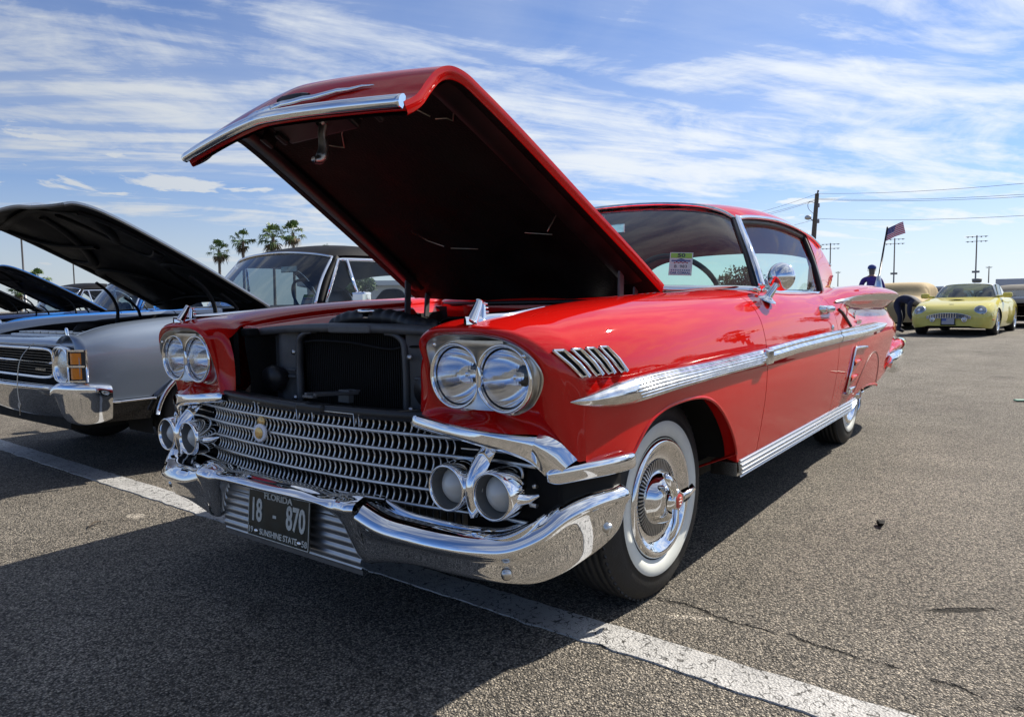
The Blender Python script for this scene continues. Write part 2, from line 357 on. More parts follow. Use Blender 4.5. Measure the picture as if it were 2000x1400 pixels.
def line_mat():
    m = bpy.data.materials.new('worn_white_paint'); m.use_nodes = True; nt = m.node_tree; N = nt.nodes; L = nt.links; b = N['Principled BSDF']
    tc = N.new('ShaderNodeTexCoord'); P = tc.outputs['Object']
    wn = N.new('ShaderNodeTexNoise'); wn.inputs['Scale'].default_value = 26; wn.inputs['Detail'].default_value = 3; L.new(P, wn.inputs['Vector'])
    wp = N.new('ShaderNodeVectorMath'); wp.operation = 'MULTIPLY_ADD'; L.new(wn.outputs['Color'], wp.inputs[0]); wp.inputs[1].default_value = (.045, .045, 0); L.new(P, wp.inputs[2])
    v = N.new('ShaderNodeTexVoronoi'); v.feature = 'DISTANCE_TO_EDGE'; v.inputs['Scale'].default_value = 46; L.new(wp.outputs[0], v.inputs['Vector'])
    n = N.new('ShaderNodeTexNoise'); n.inputs['Scale'].default_value = 38; n.inputs['Detail'].default_value = 4; L.new(P, n.inputs['Vector'])
    n2 = N.new('ShaderNodeTexNoise'); n2.inputs['Scale'].default_value = 6; n2.inputs['Detail'].default_value = 6; L.new(P, n2.inputs['Vector'])
    # crack where close to a cell edge and where the noise lets it open
    th = N.new('ShaderNodeMapRange'); L.new(n.outputs[0], th.inputs[0]); th.inputs[1].default_value = .44; th.inputs[2].default_value = .70; th.inputs[3].default_value = .0; th.inputs[4].default_value = .085
    lt = N.new('ShaderNodeMath'); lt.operation = 'LESS_THAN'; L.new(v.outputs['Distance'], lt.inputs[0]); L.new(th.outputs[0], lt.inputs[1])
    tint = N.new('ShaderNodeMapRange'); L.new(n2.outputs[0], tint.inputs[0]); tint.inputs[1].default_value = .3; tint.inputs[2].default_value = .7; tint.inputs[3].default_value = .29; tint.inputs[4].default_value = .46
    cb = N.new('ShaderNodeCombineColor'); 
    for i, k in enumerate((1.0, .985, .95)):
        q = N.new('ShaderNodeMath'); q.operation = 'MULTIPLY'; q.inputs[1].default_value = k; L.new(tint.outputs[0], q.inputs[0]); L.new(q.outputs[0], cb.inputs[i])
    mx = N.new('ShaderNodeMix'); mx.data_type = 'RGBA'; L.new(lt.outputs[0], mx.inputs['Factor']); L.new(cb.outputs[0], mx.inputs['A']); mx.inputs['B'].default_value = (.05, .048, .045, 1)
    L.new(mx.outputs['Result'], b.inputs['Base Color']); b.inputs['Roughness'].default_value = .7
    v3 = N.new('ShaderNodeTexVoronoi'); v3.inputs['Scale'].default_value = 140; L.new(P, v3.inputs['Vector'])
    s = N.new('ShaderNodeMath'); s.operation = 'MULTIPLY_ADD'; L.new(lt.outputs[0], s.inputs[0]); s.inputs[1].default_value = -1.2; L.new(v3.outputs['Distance'], s.inputs[2])
    bp = N.new('ShaderNodeBump'); bp.inputs['Strength'].default_value = .6; bp.inputs['Distance'].default_value = .004; L.new(s.outputs[0], bp.inputs['Height']); L.new(bp.outputs[0], b.inputs['Normal'])
    return m
M_line = line_mat()
g = Geo(); S = 1500
g.add([(-S, -S, 0), (S, -S, 0), (S, S, 0), (-S, S, 0)], [(0, 1, 2, 3)], True); g.build('ground', M_asph, kind='structure')
# the painted bay line that runs across in front of the cars: ragged edges, 4 mm thick
def bay_line():
    ys = np.arange(-13, 7.01, .05); rng = np.random.RandomState(3); g = Geo()
    xa = .272+ys*.0165+rng.normal(0, .0022, len(ys)); xb = xa+.132+rng.normal(0, .0022, len(ys))
    G = np.stack([np.stack([xb+.002, ys, 0*ys-.002], 1), np.stack([xb, ys, 0*ys+.004], 1), np.stack([xa, ys, 0*ys+.004], 1), np.stack([xa-.002, ys, 0*ys-.002], 1)])
    g.grid(G, flip=True); g.flat = set(range(len(g.F))); g.build('parking_line', M_line, kind='structure')
bay_line()
# ------------------------------------------------------------------ materials of the red coupe
def paint_mat(name, col, rough=.55, flake=0., coat=1.0):
    m = mat(name, col, rough, 0, coat, .0, coat_rough=.012); m.node_tree.nodes['Principled BSDF'].inputs['Coat IOR'].default_value = 1.47; nt = m.node_tree; b = nt.nodes['Principled BSDF']
    tc = nt.nodes['Texture Coordinate']
    # faint orange peel and dust
    n = nt.nodes.new('ShaderNodeTexNoise'); n.inputs['Scale'].default_value = 7; n.inputs['Detail'].default_value = 2; nt.links.new(tc.outputs['Object'], n.inputs['Vector'])
    bp = nt.nodes.new('ShaderNodeBump'); bp.inputs['Strength'].default_value = .03; bp.inputs['Distance'].default_value = .01; nt.links.new(n.outputs[0], bp.inputs['Height'])
    nt.links.new(bp.outputs[0], b.inputs['Coat Normal'])
    d = nt.nodes.new('ShaderNodeTexNoise'); d.inputs['Scale'].default_value = 420; d.inputs['Detail'].default_value = 1; nt.links.new(tc.outputs['Object'], d.inputs['Vector'])
    r = nt.nodes.new('ShaderNodeMapRange'); nt.links.new(d.outputs[0], r.inputs[0]); r.inputs[1].default_value = .74; r.inputs[2].default_value = .80; r.inputs[3].default_value = 0; r.inputs[4].default_value = .30
    mx = nt.nodes.new('ShaderNodeMix'); mx.data_type = 'RGBA'; nt.links.new(r.outputs[0], mx.inputs['Factor']); mx.inputs['A'].default_value = (*col, 1); mx.inputs['B'].default_value = (.55, .45, .40, 1)
    nt.links.new(mx.outputs['Result'], b.inputs['Base Color'])
    return m
M_red = paint_mat('red_enamel', (.54, .007, .005))
M_chrome = mat('chrome', (.88, .89, .90), .035, 1.0, bump=.02, bscale=9)
M_chrome2 = mat('worn_chrome', (.80, .80, .79), .12, 1.0, vary=.25, vscale=30)
M_brush = mat('brushed_aluminium', (.62, .61, .58), .30, 1.0, vary=.12, vscale=22)
M_alu = mat('cast_aluminium', (.55, .55, .54), .38, 1.0, vary=.15, vscale=40)
M_rubber = mat('tyre_rubber', (.022, .022, .022), .62, vary=.3, vscale=25, bump=.12, bscale=160)
M_white = mat('whitewall_rubber', (.80, .82, .76), .5, vary=.06, vscale=14)
M_black = mat('satin_black', (.012, .012, .013), .42, vary=.3, vscale=12)
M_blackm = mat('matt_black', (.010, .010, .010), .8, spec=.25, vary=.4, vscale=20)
M_liner = mat('hood_liner', (.0045, .0052, .006), .85, spec=.25, vary=.65, vscale=5, bump=.35, bscale=120)
M_grey = mat('grey_primer', (.085, .087, .09), .45, vary=.25, vscale=14)
M_darkred = mat('dark_red_trim', (.20, .012, .012), .45, vary=.15)
M_seat = mat('red_vinyl', (.16, .02, .02), .5, vary=.2)
M_interior = mat('dark_interior', (.03, .028, .03), .75, vary=.3)
M_headliner = mat('headliner', (.030, .022, .022), .85, vary=.15)
def sheet_glass(name, tint, base=.045, k=.9):
    m = bpy.data.materials.new(name); m.use_nodes = True; nt = m.node_tree; nt.nodes.clear()
    t = nt.nodes.new('ShaderNodeBsdfTransparent'); t.inputs[0].default_value = (*tint, 1)
    g = nt.nodes.new('ShaderNodeBsdfGlossy'); g.inputs['Roughness'].default_value = 0.0; g.inputs[0].default_value = (1, 1, 1, 1)
    lw = nt.nodes.new('ShaderNodeLayerWeight'); lw.inputs[0].default_value = .5
    p = nt.nodes.new('ShaderNodeMath'); p.operation = 'POWER'; nt.links.new(lw.outputs['Facing'], p.inputs[0]); p.inputs[1].default_value = 4.5
    q = nt.nodes.new('ShaderNodeMath'); q.operation = 'MULTIPLY_ADD'; nt.links.new(p.outputs[0], q.inputs[0]); q.inputs[1].default_value = k; q.inputs[2].default_value = base
    mx = nt.nodes.new('ShaderNodeMixShader'); o = nt.nodes.new('ShaderNodeOutputMaterial')
    nt.links.new(q.outputs[0], mx.inputs[0]); nt.links.new(t.outputs[0], mx.inputs[1]); nt.links.new(g.outputs[0], mx.inputs[2]); nt.links.new(mx.outputs[0], o.inputs[0])
    return m
M_glass = sheet_glass('green_tinted_glass', (.72, .90, .86))
M_glass2 = sheet_glass('clear_glass', (.90, .94, .94), .03, .45)
M_orange = mat('amber_lens', (.75, .22, .01), .12, coat=.6)
M_redlens = mat('red_lens', (.45, .01, .01), .1, coat=.8)
M_gold = mat('gold_medallion', (.75, .50, .20), .3, .6)
M_paper = mat('card', (.88, .87, .90), .7)
M_ink = mat('ink', (.03, .03, .05), .7); M_inkred = mat('red_ink', (.45, .04, .06), .7); M_inkblue = mat('blue_ink', (.12, .16, .38), .7)
M_greenink = mat('green_ink', (.38, .70, .06), .7)
M_plate = mat('plate_green_black', (.018, .024, .020), .35, vary=.4, vscale=30)
M_platelet = mat('plate_cream_letters', (.62, .62, .56), .5, vary=.2, vscale=60)

car = empty('classic_coupe', (-1.5, 0, 0), 'shiny red classic hardtop coupe with raised hood and whitewall tyres', 'car')

# ------------------------------------------------------------------ body side surface (left side, y > 0)
KEY = {
 .60: [(.495, .855), (.515, .878), (.530, .884), (.540, .897), (.565, .915), (.675, .930), (.785, .924), (.860, .902), (.910, .862), (.934, .810), (.942, .745), (.936, .660), (.932, .566)],
 .43: [(.505, .868), (.550, .893), (.575, .902), (.583, .917), (.610, .934), (.690, .948), (.800, .942), (.872, .919), (.922, .876), (.949, .814), (.960, .742), (.955, .650), (.950, .552)],
 .20: [(.530, .885), (.575, .912), (.600, .922), (.608, .938), (.632, .954), (.700, .966), (.810, .958), (.884, .931), (.934, .882), (.960, .816), (.970, .742), (.964, .630), (.948, .500)],
 -.10: [(.550, .905), (.595, .932), (.622, .940), (.630, .957), (.655, .972), (.720, .982), (.820, .972), (.892, .941), (.940, .886), (.964, .817), (.974, .742), (.972, .620), (.946, .420)],
 -.40: [(.570, .920), (.615, .945), (.640, .953), (.648, .970), (.672, .984), (.740, .993), (.832, .981), (.899, .946), (.944, .888), (.966, .818), (.976, .742), (.974, .610), (.940, .372)],
 -.66: [(.600, .935), (.640, .958), (.665, .966), (.672, .982), (.700, .996), (.765, 1.002), (.842, .986), (.905, .948), (.947, .888), (.968, .818), (.977, .742), (.975, .610), (.940, .372)],
 -.95: [(.700, .940), (.745, .958), (.775, .966), (.785, .980), (.800, .990), (.832, .994), (.872, .981), (.914, .945), (.950, .886), (.969, .818), (.978, .742), (.976, .610), (.940, .372)],
 -1.4: [(.740, .940), (.765, .950), (.785, .958), (.793, .972), (.806, .982), (.836, .986), (.874, .975), (.915, .941), (.951, .884), (.970, .818), (.979, .744), (.976, .610), (.940, .372)],
 -1.8: [(.740, .940), (.760, .950), (.775, .958), (.783, .970), (.800, .981), (.834, .986), (.874, .976), (.916, .942), (.951, .885), (.970, .820), (.979, .746), (.976, .610), (.940, .374)],
 -2.05: [(.660, .950), (.690, .958), (.715, .966), (.735, .974), (.770, .984), (.825, .990), (.880, .984), (.928, .957), (.948, .900), (.962, .822), (.979, .750), (.976, .610), (.940, .376)],
 -2.35: [(.560, .955), (.610, .966), (.650, .976), (.685, .986), (.730, .997), (.805, 1.014), (.890, 1.012), (.950, .975), (.918, .908), (.943, .828), (.978, .752), (.975, .610), (.940, .380)],
 -2.7: [(.450, .955), (.530, .970), (.590, .984), (.640, .996), (.700, 1.022), (.795, 1.032), (.895, 1.030), (.962, .984), (.902, .904), (.930, .828), (.975, .754), (.972, .610), (.937, .385)],
 -3.2: [(.30, .950), (.42, .970), (.51, .985), (.58, .998), (.670, 1.028), (.785, 1.040), (.895, 1.036), (.968, .988), (.896, .902), (.922, .826), (.966, .754), (.956, .610), (.928, .400)],
 -3.7: [(.25, .925), (.38, .950), (.48, .970), (.56, .984), (.650, .997), (.765, 1.022), (.880, 1.022), (.958, .984), (.880, .896), (.902, .822), (.944, .750), (.934, .620), (.905, .440)],
 -4.1: [(.20, .885), (.33, .915), (.43, .940), (.51, .957), (.600, .972), (.715, .985), (.830, .988), (.905, .970), (.830, .885), (.852, .815), (.892, .745), (.880, .620), (.852, .470)],
 -4.30: [(.20, .865), (.32, .895), (.41, .920), (.48, .938), (.565, .955), (.675, .968), (.780, .972), (.850, .955), (.775, .875), (.795, .808), (.832, .740), (.820, .620), (.795, .480)],
}
XS = sorted(KEY, reverse=True)
BODYK = np.array([[(x, y, z) for y, z in KEY[x]] for x in XS])
MJ = 10                                            # samples per key along a section
J8 = 8*MJ
BODYD = spl(BODYK.transpose(1, 0, 2), MJ).transpose(1, 0, 2)   # dense along the sections
def section(x):
    """dense section at station x (rows interpolated smoothly)"""
    return rows_at(np.array([x]))[0]
_xr = np.array(XS)
def rows_at(xq):
    # monotone station parameter -> spline over rows
    dense = ROWS; xd = dense[:, 0, 0]
    idx = np.interp(-np.asarray(xq), -xd, np.arange(len(xd)))
    i = np.minimum(idx.astype(int), len(xd)-2); t = (idx-i)[:, None, None]
    return dense[i]*(1-t)+dense[i+1]*t
ROWS = spl(BODYD, 24)
AX = [.47, .425, .400, .361, .314, .233, .128, .03, -.048, -.12, -.202, -.325, -.404, -.461, -.50]
AZ = [.54, .545, .556, .594, .628, .653, .662, .661, .652, .630, .587, .496, .415, .318, .30]
_ac = spl(np.array([[a, b, 0] for a, b in zip(AX, AZ)]), 12)
def z_bottom(x):
    if x > -.455: return float(np.interp(-x, -_ac[:, 0], _ac[:, 1])) if x < .47 else 0.0
    if x > -2.35: return .375
    # skirted rear wheel opening: a low arch
    if x > -3.15:
        t = (x+2.75)/.40; return .375+.045*max(0, 1-t*t)
    return float(np.interp(-x, [3.15, 3.4, 4.3], [.375, .42, .49]))
def trim(C, zb):
    """cut a section off at height zb, keeping the sample count"""
    z = C[J8:, 2]
    if zb <= z[-1]: return C
    k = np.interp(-zb, -z, np.arange(len(z)))
    out = C.copy(); out[J8:] = at_idx(C, J8+np.linspace(0, k, len(z))); return out
def side_rows(xs, cut=True): 
    Rw = rows_at(np.asarray(xs)); 
    return np.array([trim(Rw[i], z_bottom(xs[i])) for i in range(len(xs))]) if cut else Rw

# front of the fender: closed rings from the headlight bezel outwards
U0 = np.array([(.701, .544, .714), (.712, .527, .749), (.728, .529, .804), (.744, .534, .855), (.751, .575, .877), (.752, .660, .882), (.751, .744, .879), (.748, .800, .868), (.742, .841, .848), (.735, .868, .824), (.724, .883, .790), (.713, .872, .754), (.701, .840, .712)])
B0 = np.array([(.694, .803, .690), (.691, .766, .681), (.696, .722, .694), (.699, .696, .706), (.696, .668, .695), (.692, .621, .682), (.694, .578, .690)])
U2 = np.array([(.724, .486, .664), (.712, .503, .725), (.716, .506, .800), (.733, .510, .866), (.742, .560, .901), (.746, .660, .911), (.740, .760, .907), (.728, .832, .890), (.712, .880, .862), (.697, .906, .826), (.682, .918, .780), (.656, .914, .715), (.641, .920, .577)])
B2 = np.array([(.666, .886, .621), (.694, .845, .639), (.722, .780, .640), (.736, .732, .642), (.736, .665, .646), (.735, .600, .651), (.731, .535, .659)])
def mixr(a, b, t, dx, z=0): 
    r = a*(1-t)+b*t; r = r.copy(); r[:, 0] += dx; r[:, 2] += z; return r
dxu = np.array([.006, .012, .018, .024, .028, .030, .028, .022, .018, .014, .010, .006, .002]); dxb = np.full(7, .000)
U1 = mixr(U0, U2, .40, 0); U1[:, 0] += dxu; B1 = mixr(B0, B2, .4, 0); B1[:, 0] -= .010
U1b = mixr(U0, U2, .80, 0); U1b[:, 0] += dxu*.75; B1b = mixr(B0, B2, .8, 0); B1b[:, 0] -= .004
# flange ring behind the lip on the hood side
UC = np.array([(.690, .452, .662), (.688, .452, .725), (.690, .458, .800), (.690, .500, .880), (.693, .565, .913), (.697, .668, .921), (.690, .772, .916), (.678, .846, .897), (.665, .897, .863), (.652, .922, .818), (.645, .932, .762), (.630, .928, .690), (.616, .930, .572)])
def dense_ring(U, Bq=None):
    a = spl(U, MJ)
    if Bq is None: return a
    b = spl(np.concatenate([U[-1:], Bq, U[:1]]), 6)[1:-1]
    return np.concatenate([a, b])
NU = 12*MJ+1
full = np.array([dense_ring(u, b) for u, b in ((U0, B0), (U1, B1), (U1b, B1b), (U2, B2))])
fr_x = [.60, .54, .48, .43]
front_keys = [full[k][:NU] for k in range(4)]+[dense_ring(UC)]+[rows_at(np.array([x]))[0] for x in fr_x]
FK = spl(np.array(front_keys), 6)                       # upper part, rows along the ring direction
FB = spl(full, 6)                                       # closed part, r0..r3
fender = Geo()
rows_b = 18                                             # dense rows up to ring U2
xs = np.concatenate([np.linspace(.43, -.50, 94)[1:], np.linspace(-.50, -.643, 14)[1:]])
SR = side_rows(xs)
ALL = np.concatenate([FK, SR])
iC = 4*6
def msk(i, j): return not (iC <= i < iC+6 and j < 2.6*MJ)
fender.grid(ALL, mask=msk, flip=True)
low = FB[:, NU-1:, :]; low = np.concatenate([low, FK[:rows_b+1, :1]], axis=1); low[:, 0] = FK[:rows_b+1, NU-1]
fender.grid(low, flip=True)
# folded edges: bottom lip and door edge, wheel arch return
bot = ALL[iC:, -1]; nrm = np.zeros_like(bot); nrm[:, 1] = -1
fender.grid(np.stack([bot, bot+nrm*.018+np.array([0, 0, .004]), bot+nrm*.045+np.array([0, 0, .012])]), flip=False)
flange(fender, SR, .03, 'd')
fender_l = fender.build('fender', M_red, car); fender_r = fender.mir().build('fender', M_red, car)
# BVH of the whole side for laying trim on it
from mathutils.bvhtree import BVHTree
def bvh_from(G):
    G = np.asarray(G); a, b = G.shape[:2]; V = [Vector(v) for v in G.reshape(-1, 3)]
    return BVHTree.FromPolygons(V, [(i*b+j, (i+1)*b+j, (i+1)*b+j+1, i*b+j+1) for i in range(a-1) for j in range(b-1)])
xs_all = np.linspace(.43, -4.3, 474)
SIDE = np.concatenate([FK, side_rows(xs_all, cut=False)[1:]])[:, 3*MJ:]
BV = bvh_from(SIDE)
def body_y(x, z):
    h = BV.ray_cast(Vector((x, 2, z)), Vector((0, -1, 0)))
    return h[0].y if h[0] is not None else float('nan')
def body_z(x, y):
    h = BV.ray_cast(Vector((x, y, 2)), Vector((0, 0, -1)))
    return h[0].z if h[0] is not None else float('nan')

# wheel-arch red lip bead
def arch_bead():
    g = Geo(); xs_ = np.linspace(.415, -.455, 60); P = [(x, body_y(x, z_bottom(x)+.004)-.002, z_bottom(x)+.001) for x in xs_]
    g.tube(P, .006, 8); return g
pair(arch_bead(), 'arch_lip', M_red, car)

# inner wheel house so that the arch is dark inside
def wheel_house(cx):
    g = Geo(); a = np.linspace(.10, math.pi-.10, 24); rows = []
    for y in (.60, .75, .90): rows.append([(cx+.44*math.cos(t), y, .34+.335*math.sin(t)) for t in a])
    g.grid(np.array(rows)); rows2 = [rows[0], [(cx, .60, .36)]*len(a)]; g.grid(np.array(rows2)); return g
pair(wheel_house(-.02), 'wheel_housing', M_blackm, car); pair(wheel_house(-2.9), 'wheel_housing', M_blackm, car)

# doors
xd = np.linspace(-.649, -1.812, 100); DR = side_rows(xd)
door = Geo(); door.grid(DR[:, 2*MJ:], flip=True); flange(door, DR[:, 2*MJ:], .035, 'udr'); door_l, door_r = pair(door, 'door', M_red, car)
# quarter panels
xq = np.linspace(-1.818, -4.3, 200); QR = side_rows(xq)
q = Geo(); q.grid(QR, flip=True); flange(q, QR, .035, 'udr'); pair(q, 'quarter_panel', M_red, car)
# trunk lid, tail and floor to close the body
g = Geo(); xt = np.linspace(-2.95, -4.3, 20); rows = []
for x in xt:
    e = rows_at(np.array([x]))[0][0]; ys = np.linspace(e[1], -e[1], 21); rows.append([(x, y, e[2]+.04*(1-(y/max(e[1], .05))**2)) for y in ys])
g.grid(np.array(rows)); g.build('trunk_lid', M_red, car)
g = Geo(); e = QR[-1]; m_ = e*np.array([1, -1, 1]); g.grid(np.stack([e, e*np.array([1, .0, 1])+np.array([-.02, 0, 0]), m_])); g.build('tail_panel', M_red, car)
g = Geo(); g.box((-1.75, 0, .30), (4.7, 1.5, .06)); g.box((-.45, 0, .42), (.05, 1.2, .24)); g.build('floor_pan', M_blackm, car)

# ------------------------------------------------------------------ side trim
def spear():
    X = [.658, .64, .60, .567, .50, .43, .33, .20, 0, -.107, -.30, -.55, -.64]
    ZT = [.7205, .728, .737, .743, .754, .760, .765, .767, .767, .767, .770, .774, .775]
    ZB = [.7195, .712, .703, .698, .692, .690, .694, .700, .706, .709, .711, .713, .714]
    xs_ = np.concatenate([np.linspace(.657, .55, 16), np.linspace(.54, -.642, 70)]); g = Geo(); rows = []
    n = 57
    for x in xs_:
        zt = np.interp(-x, -np.array(X), ZT); zb = np.interp(-x, -np.array(X), ZB); k = min(1, max(.05, (zt-zb)/.06)); row = []
        fl = np.clip((.43-x)/.015, 0, 1)*np.clip((x+.545)/.01, 0, 1)
        for t in np.linspace(0, 1, n):
            z = zt+(zb-zt)*t; b = .028*k*math.sin(math.pi*t)**.55
            if fl > 0 and .08 < t < .92: b -= fl*.0042*(.5-.5*math.cos(2*math.pi*(t-.08)/.84*6))
            row.append((x, body_y(x, min(max(z, zb), zt))+b-.003*(t in (0, 1)), z))
        rows.append(row)
    g.grid(np.array(rows), flip=True)
    g.add([rows[-1][i] for i in range(n)], [tuple(range(n))])
    return g
sp = spear(); pair(sp, 'spear_moulding', M_chrome2, car)
def band(X, ZT, ZB, x0, x1, nx, bulge, prof):
    g = Geo(); rows = []; n = 33
    for x in np.linspace(x0, x1, nx):
        zt = np.interp(-x, -np.array(X), ZT); zb = np.interp(-x, -np.array(X), ZB); rows.append([(x, body_y(x, zt+(zb-zt)*t)+bulge*prof(t)*min(1, (zt-zb)/.04), zt+(zb-zt)*t) for t in np.linspace(0, 1, n)])
    g.grid(np.array(rows), flip=True); g.add(rows[0], [tuple(range(n))]); g.add(rows[-1], [tuple(range(n))]); return g
two = lambda t: math.sin(math.pi*t)**.5-.35*math.exp(-((t-.32)/.10)**2)
BX = [-.646, -1.05, -1.75, -2.44, -3.0, -3.37]
door_band = band(BX, [.776, .787, .798, .803, .803, .786], [.714, .726, .729, .735, .752, .778], -.652, -1.808, 60, .022, two)
pair(door_band, 'door_moulding', M_chrome2, car)
pair(band(BX, [.776, .787, .798, .803, .803, .786], [.714, .726, .729, .735, .752, .778], -1.822, -3.37, 70, .022, two), 'quarter_moulding', M_chrome2, car)
# clip at the door edge of the spear
g = Geo(); g.box((-.60, body_y(-.6, .745)+.020, .745), (.075, .022, .058), bev=.008); pair(g, 'spear_clip', M_chrome2, car)
# rocker moulding with long flutes
def rocker():
    g = Geo(); rows = []; n = 49
    for x in np.linspace(-.452, -2.41, 60):
        k = min(1, (x+2.43)/.12); row = []; y0 = float(np.interp(-x, [.45, 2.4], [.934, .934]))
        for t in np.linspace(0, 1, n):
            z = .386-.076*t*(.45+.55*k); b = .016*math.sin(math.pi*t)**.5-.010*(1-t)+.0045*math.cos(2*math.pi*t*5); row.append((x, y0+b+.006, z))
        rows.append(row)
    g.grid(np.array(rows), flip=True); g.add(rows[0], [tuple(range(n))]); g.add(rows[-1], [tuple(range(n))])
    P = [(x, .93, .305) for x in (-.452, -2.41)]; g.box((-1.43, .88, .335), (1.94, .10, .05)); return g
pair(rocker(), 'rocker_moulding', mat('bright_anodised', (.55, .55, .54), .16, 1.0), car)
# four louvre ornaments on each fender
for i, (tx, bx) in enumerate(((.705, .640), (.652, .588), (.600, .537), (.546, .480))):
    g = Geo(); d = Geo()
    def pt(x, z, o): return (x, body_y(x, z)+o, z)
    w = .027; zt, zb = .846, .781
    def P(u, t, o): return pt(tx+(bx-tx)*t-w*u*(1-.15*t), zt+(zb-zt)*t, o)
    loop = [(0, 0), (1, 0), (1, .5), (1, 1), (0, 1), (0, .5)]
    path = [P(u, t, .006) for u, t in loop]; path.append(path[0]); path.append(path[1])
    g.tube(path[:7], .0042, 8, caps=False); g.tube([P(1.0, 0, .006), P(.98, .5, .010), P(1.0, 1, .008)], .0058, 8)
    fr = g
    inner = np.array([[P(u, t, .004) for u in np.linspace(.1, .9, 5)] for t in np.linspace(.04, .96, 8)]); d.grid(inner)
    for s in (1, -1):
        f2 = (fr if s > 0 else fr.mir()).build('louvre', M_chrome, car); (d if s > 0 else d.mir()).build('louvre_recess', M_blackm, f2)

# fender ornaments
def ornament():
    g = Geo(); rows = []
    for x in np.linspace(.775, .43, 30):
        t = (.775-x)/.345; w = .028*math.sin(math.pi*min(1, t*1.3+.08)/1.0*.5+.0)*(1-max(0, t-.35)/.66)+.001
        h = .004+.016*(1-t)
        zc = .690; row = []
        for a in np.linspace(0, math.pi, 13):
            y = zc-math.cos(a)*w; zz = body_z(x if x < .745 else .745, y); zz = zz if zz == zz else .912
            row.append((x, y, zz-.003+h*math.sin(a)))
        rows.append(row)
    g.grid(np.array(rows))
    # upright fin with ribbed trailing edge
    P = spl(np.array([(.752, .690, .912), (.740, .690, .930), (.727, .690, .950), (.718, .690, .967)]), 5); g.tube(P, np.linspace(.017, .0085, len(P)), 12)
    P = spl(np.array([(.715, .690, .918), (.710, .690, .940), (.707, .690, .962)]), 5); g.tube(P, np.linspace(.014, .008, len(P)), 12)
    for k in range(4): g.box((.704-.002*k, .690, .958-.010*k), (.016, .019, .005), bev=.002)
    return g
pair(ornament(), 'fender_ornament', M_chrome, car)

# ------------------------------------------------------------------ headlights
BZ0 = np.concatenate([spl(U0, 8), spl(np.concatenate([U0[-1:], B0, U0[:1]]), 6)[1:-1]])
LY = (.619, .773); LZ = .776; LX = .724; LR = .0735
def bezel():
    """aluminium bezel: outline edge, dished field, two round openings"""
    g = Geo(); n = len(BZ0); c = np.array([.70, .70, .778])
    # field: from outline inwards to a figure-eight around the two lamps
    out = BZ0.copy(); inn = []
    for p in out:
        y, z = p[1], p[2]; k = 0 if y < .696 else 1
        best = None
        # nearest point on the union of the two rings
        for ly in LY:
            d = math.hypot(y-ly, z-LZ); qv = (ly+(y-ly)/d*(LR+.006), LZ+(z-LZ)/d*(LR+.006)); dd = d-(LR+.006)
            other = LY[1] if ly == LY[0] else LY[0]
            if best is None or dd < best[0]: best = (dd, qv)
        inn.append(best[1])
    inn = np.array(inn)
    r1 = out+np.array([.003, 0, 0]); r1[:, 1:] = out[:, 1:]*.985+c[1:]*.015
    I = np.stack([np.full(n, .732), inn[:, 0], inn[:, 1]], 1)
    mid = .5*(r1+I); mid[:, 0] = .45*r1[:, 0]+.55*I[:, 0]-.014
    rings = [out+np.array([-.012, 0, 0]), out+np.array([.006, 0, 0]), r1+np.array([.002, 0, 0])]+list(spl(np.array([r1, mid, I]), 5))
    g.grid(np.array(rings), cv=True)
    return g
BZ = bezel()
def bez_ring(ly):
    g = Geo(); g.lathe([(-.03, LR+.001), (.004, LR+.002), (.010, LR+.005), (.012, LR+.009), (.006, LR+.0125), (-.004, LR+.0115)], (.728, ly, LZ), (1, 0, 0), 48); return g
def web():
    """bridge of the bezel between the lamps and the flat behind"""
    g = Geo(); rows = []
    for z in np.linspace(LZ+.092, LZ-.080, 31):
        dz = z-LZ; hw = .0775; a = LY[0]+math.sqrt(max(0, (LR+.006)**2-dz*dz)); b = LY[1]-math.sqrt(max(0, (LR+.006)**2-dz*dz))
        if b-a < .002: m_ = (a+b)/2; a, b = m_-.001, m_+.001
        xx = .735+.006*min(1, abs(dz)/.06)
        rows.append([(.733, a, z), (xx+.004, (a+b)/2, z), (.733, b, z)])
    g.grid(np.array(rows)); return g
def lens_mat():
    m = bpy.data.materials.new('headlight_glass'); m.use_nodes = True; nt = m.node_tree; N = nt.nodes; L = nt.links; b = N['Principled BSDF']
    b.inputs['Base Color'].default_value = (.9, .93, .95, 1); b.inputs['Roughness'].default_value = .02; b.inputs['Transmission Weight'].default_value = 1; b.inputs['IOR'].default_value = 1.45
    tc = N.new('ShaderNodeTexCoord'); sx = N.new('ShaderNodeSeparateXYZ'); L.new(tc.outputs['Object'], sx.inputs[0])
    def mth(op, a, bb):
        n = N.new('ShaderNodeMath'); n.operation = op
        for i, v in enumerate((a, bb)):
            if isinstance(v, (int, float)): n.inputs[i].default_value = v
            else: L.new(v, n.inputs[i])
        return n.outputs[0]
    w1 = mth('ABSOLUTE', mth('SINE', mth('MULTIPLY', sx.outputs[1], 520), 0), 0); w2 = mth('PINGPONG', mth('ADD', sx.outputs[2], 10), .0135)
    st = mth('MULTIPLY', mth('LESS_THAN', w2, .0012), .9)
    h = mth('ADD', mth('MULTIPLY', w1, .5), st)
    bp = N.new('ShaderNodeBump'); bp.inputs['Strength'].default_value = .16; bp.inputs['Distance'].default_value = .0016; L.new(h, bp.inputs['Height']); L.new(bp.outputs[0], b.inputs['Normal'])
    return m
M_lens = lens_mat()
M_refl = mat('lamp_reflector', (.9, .9, .92), .05, 1.0)
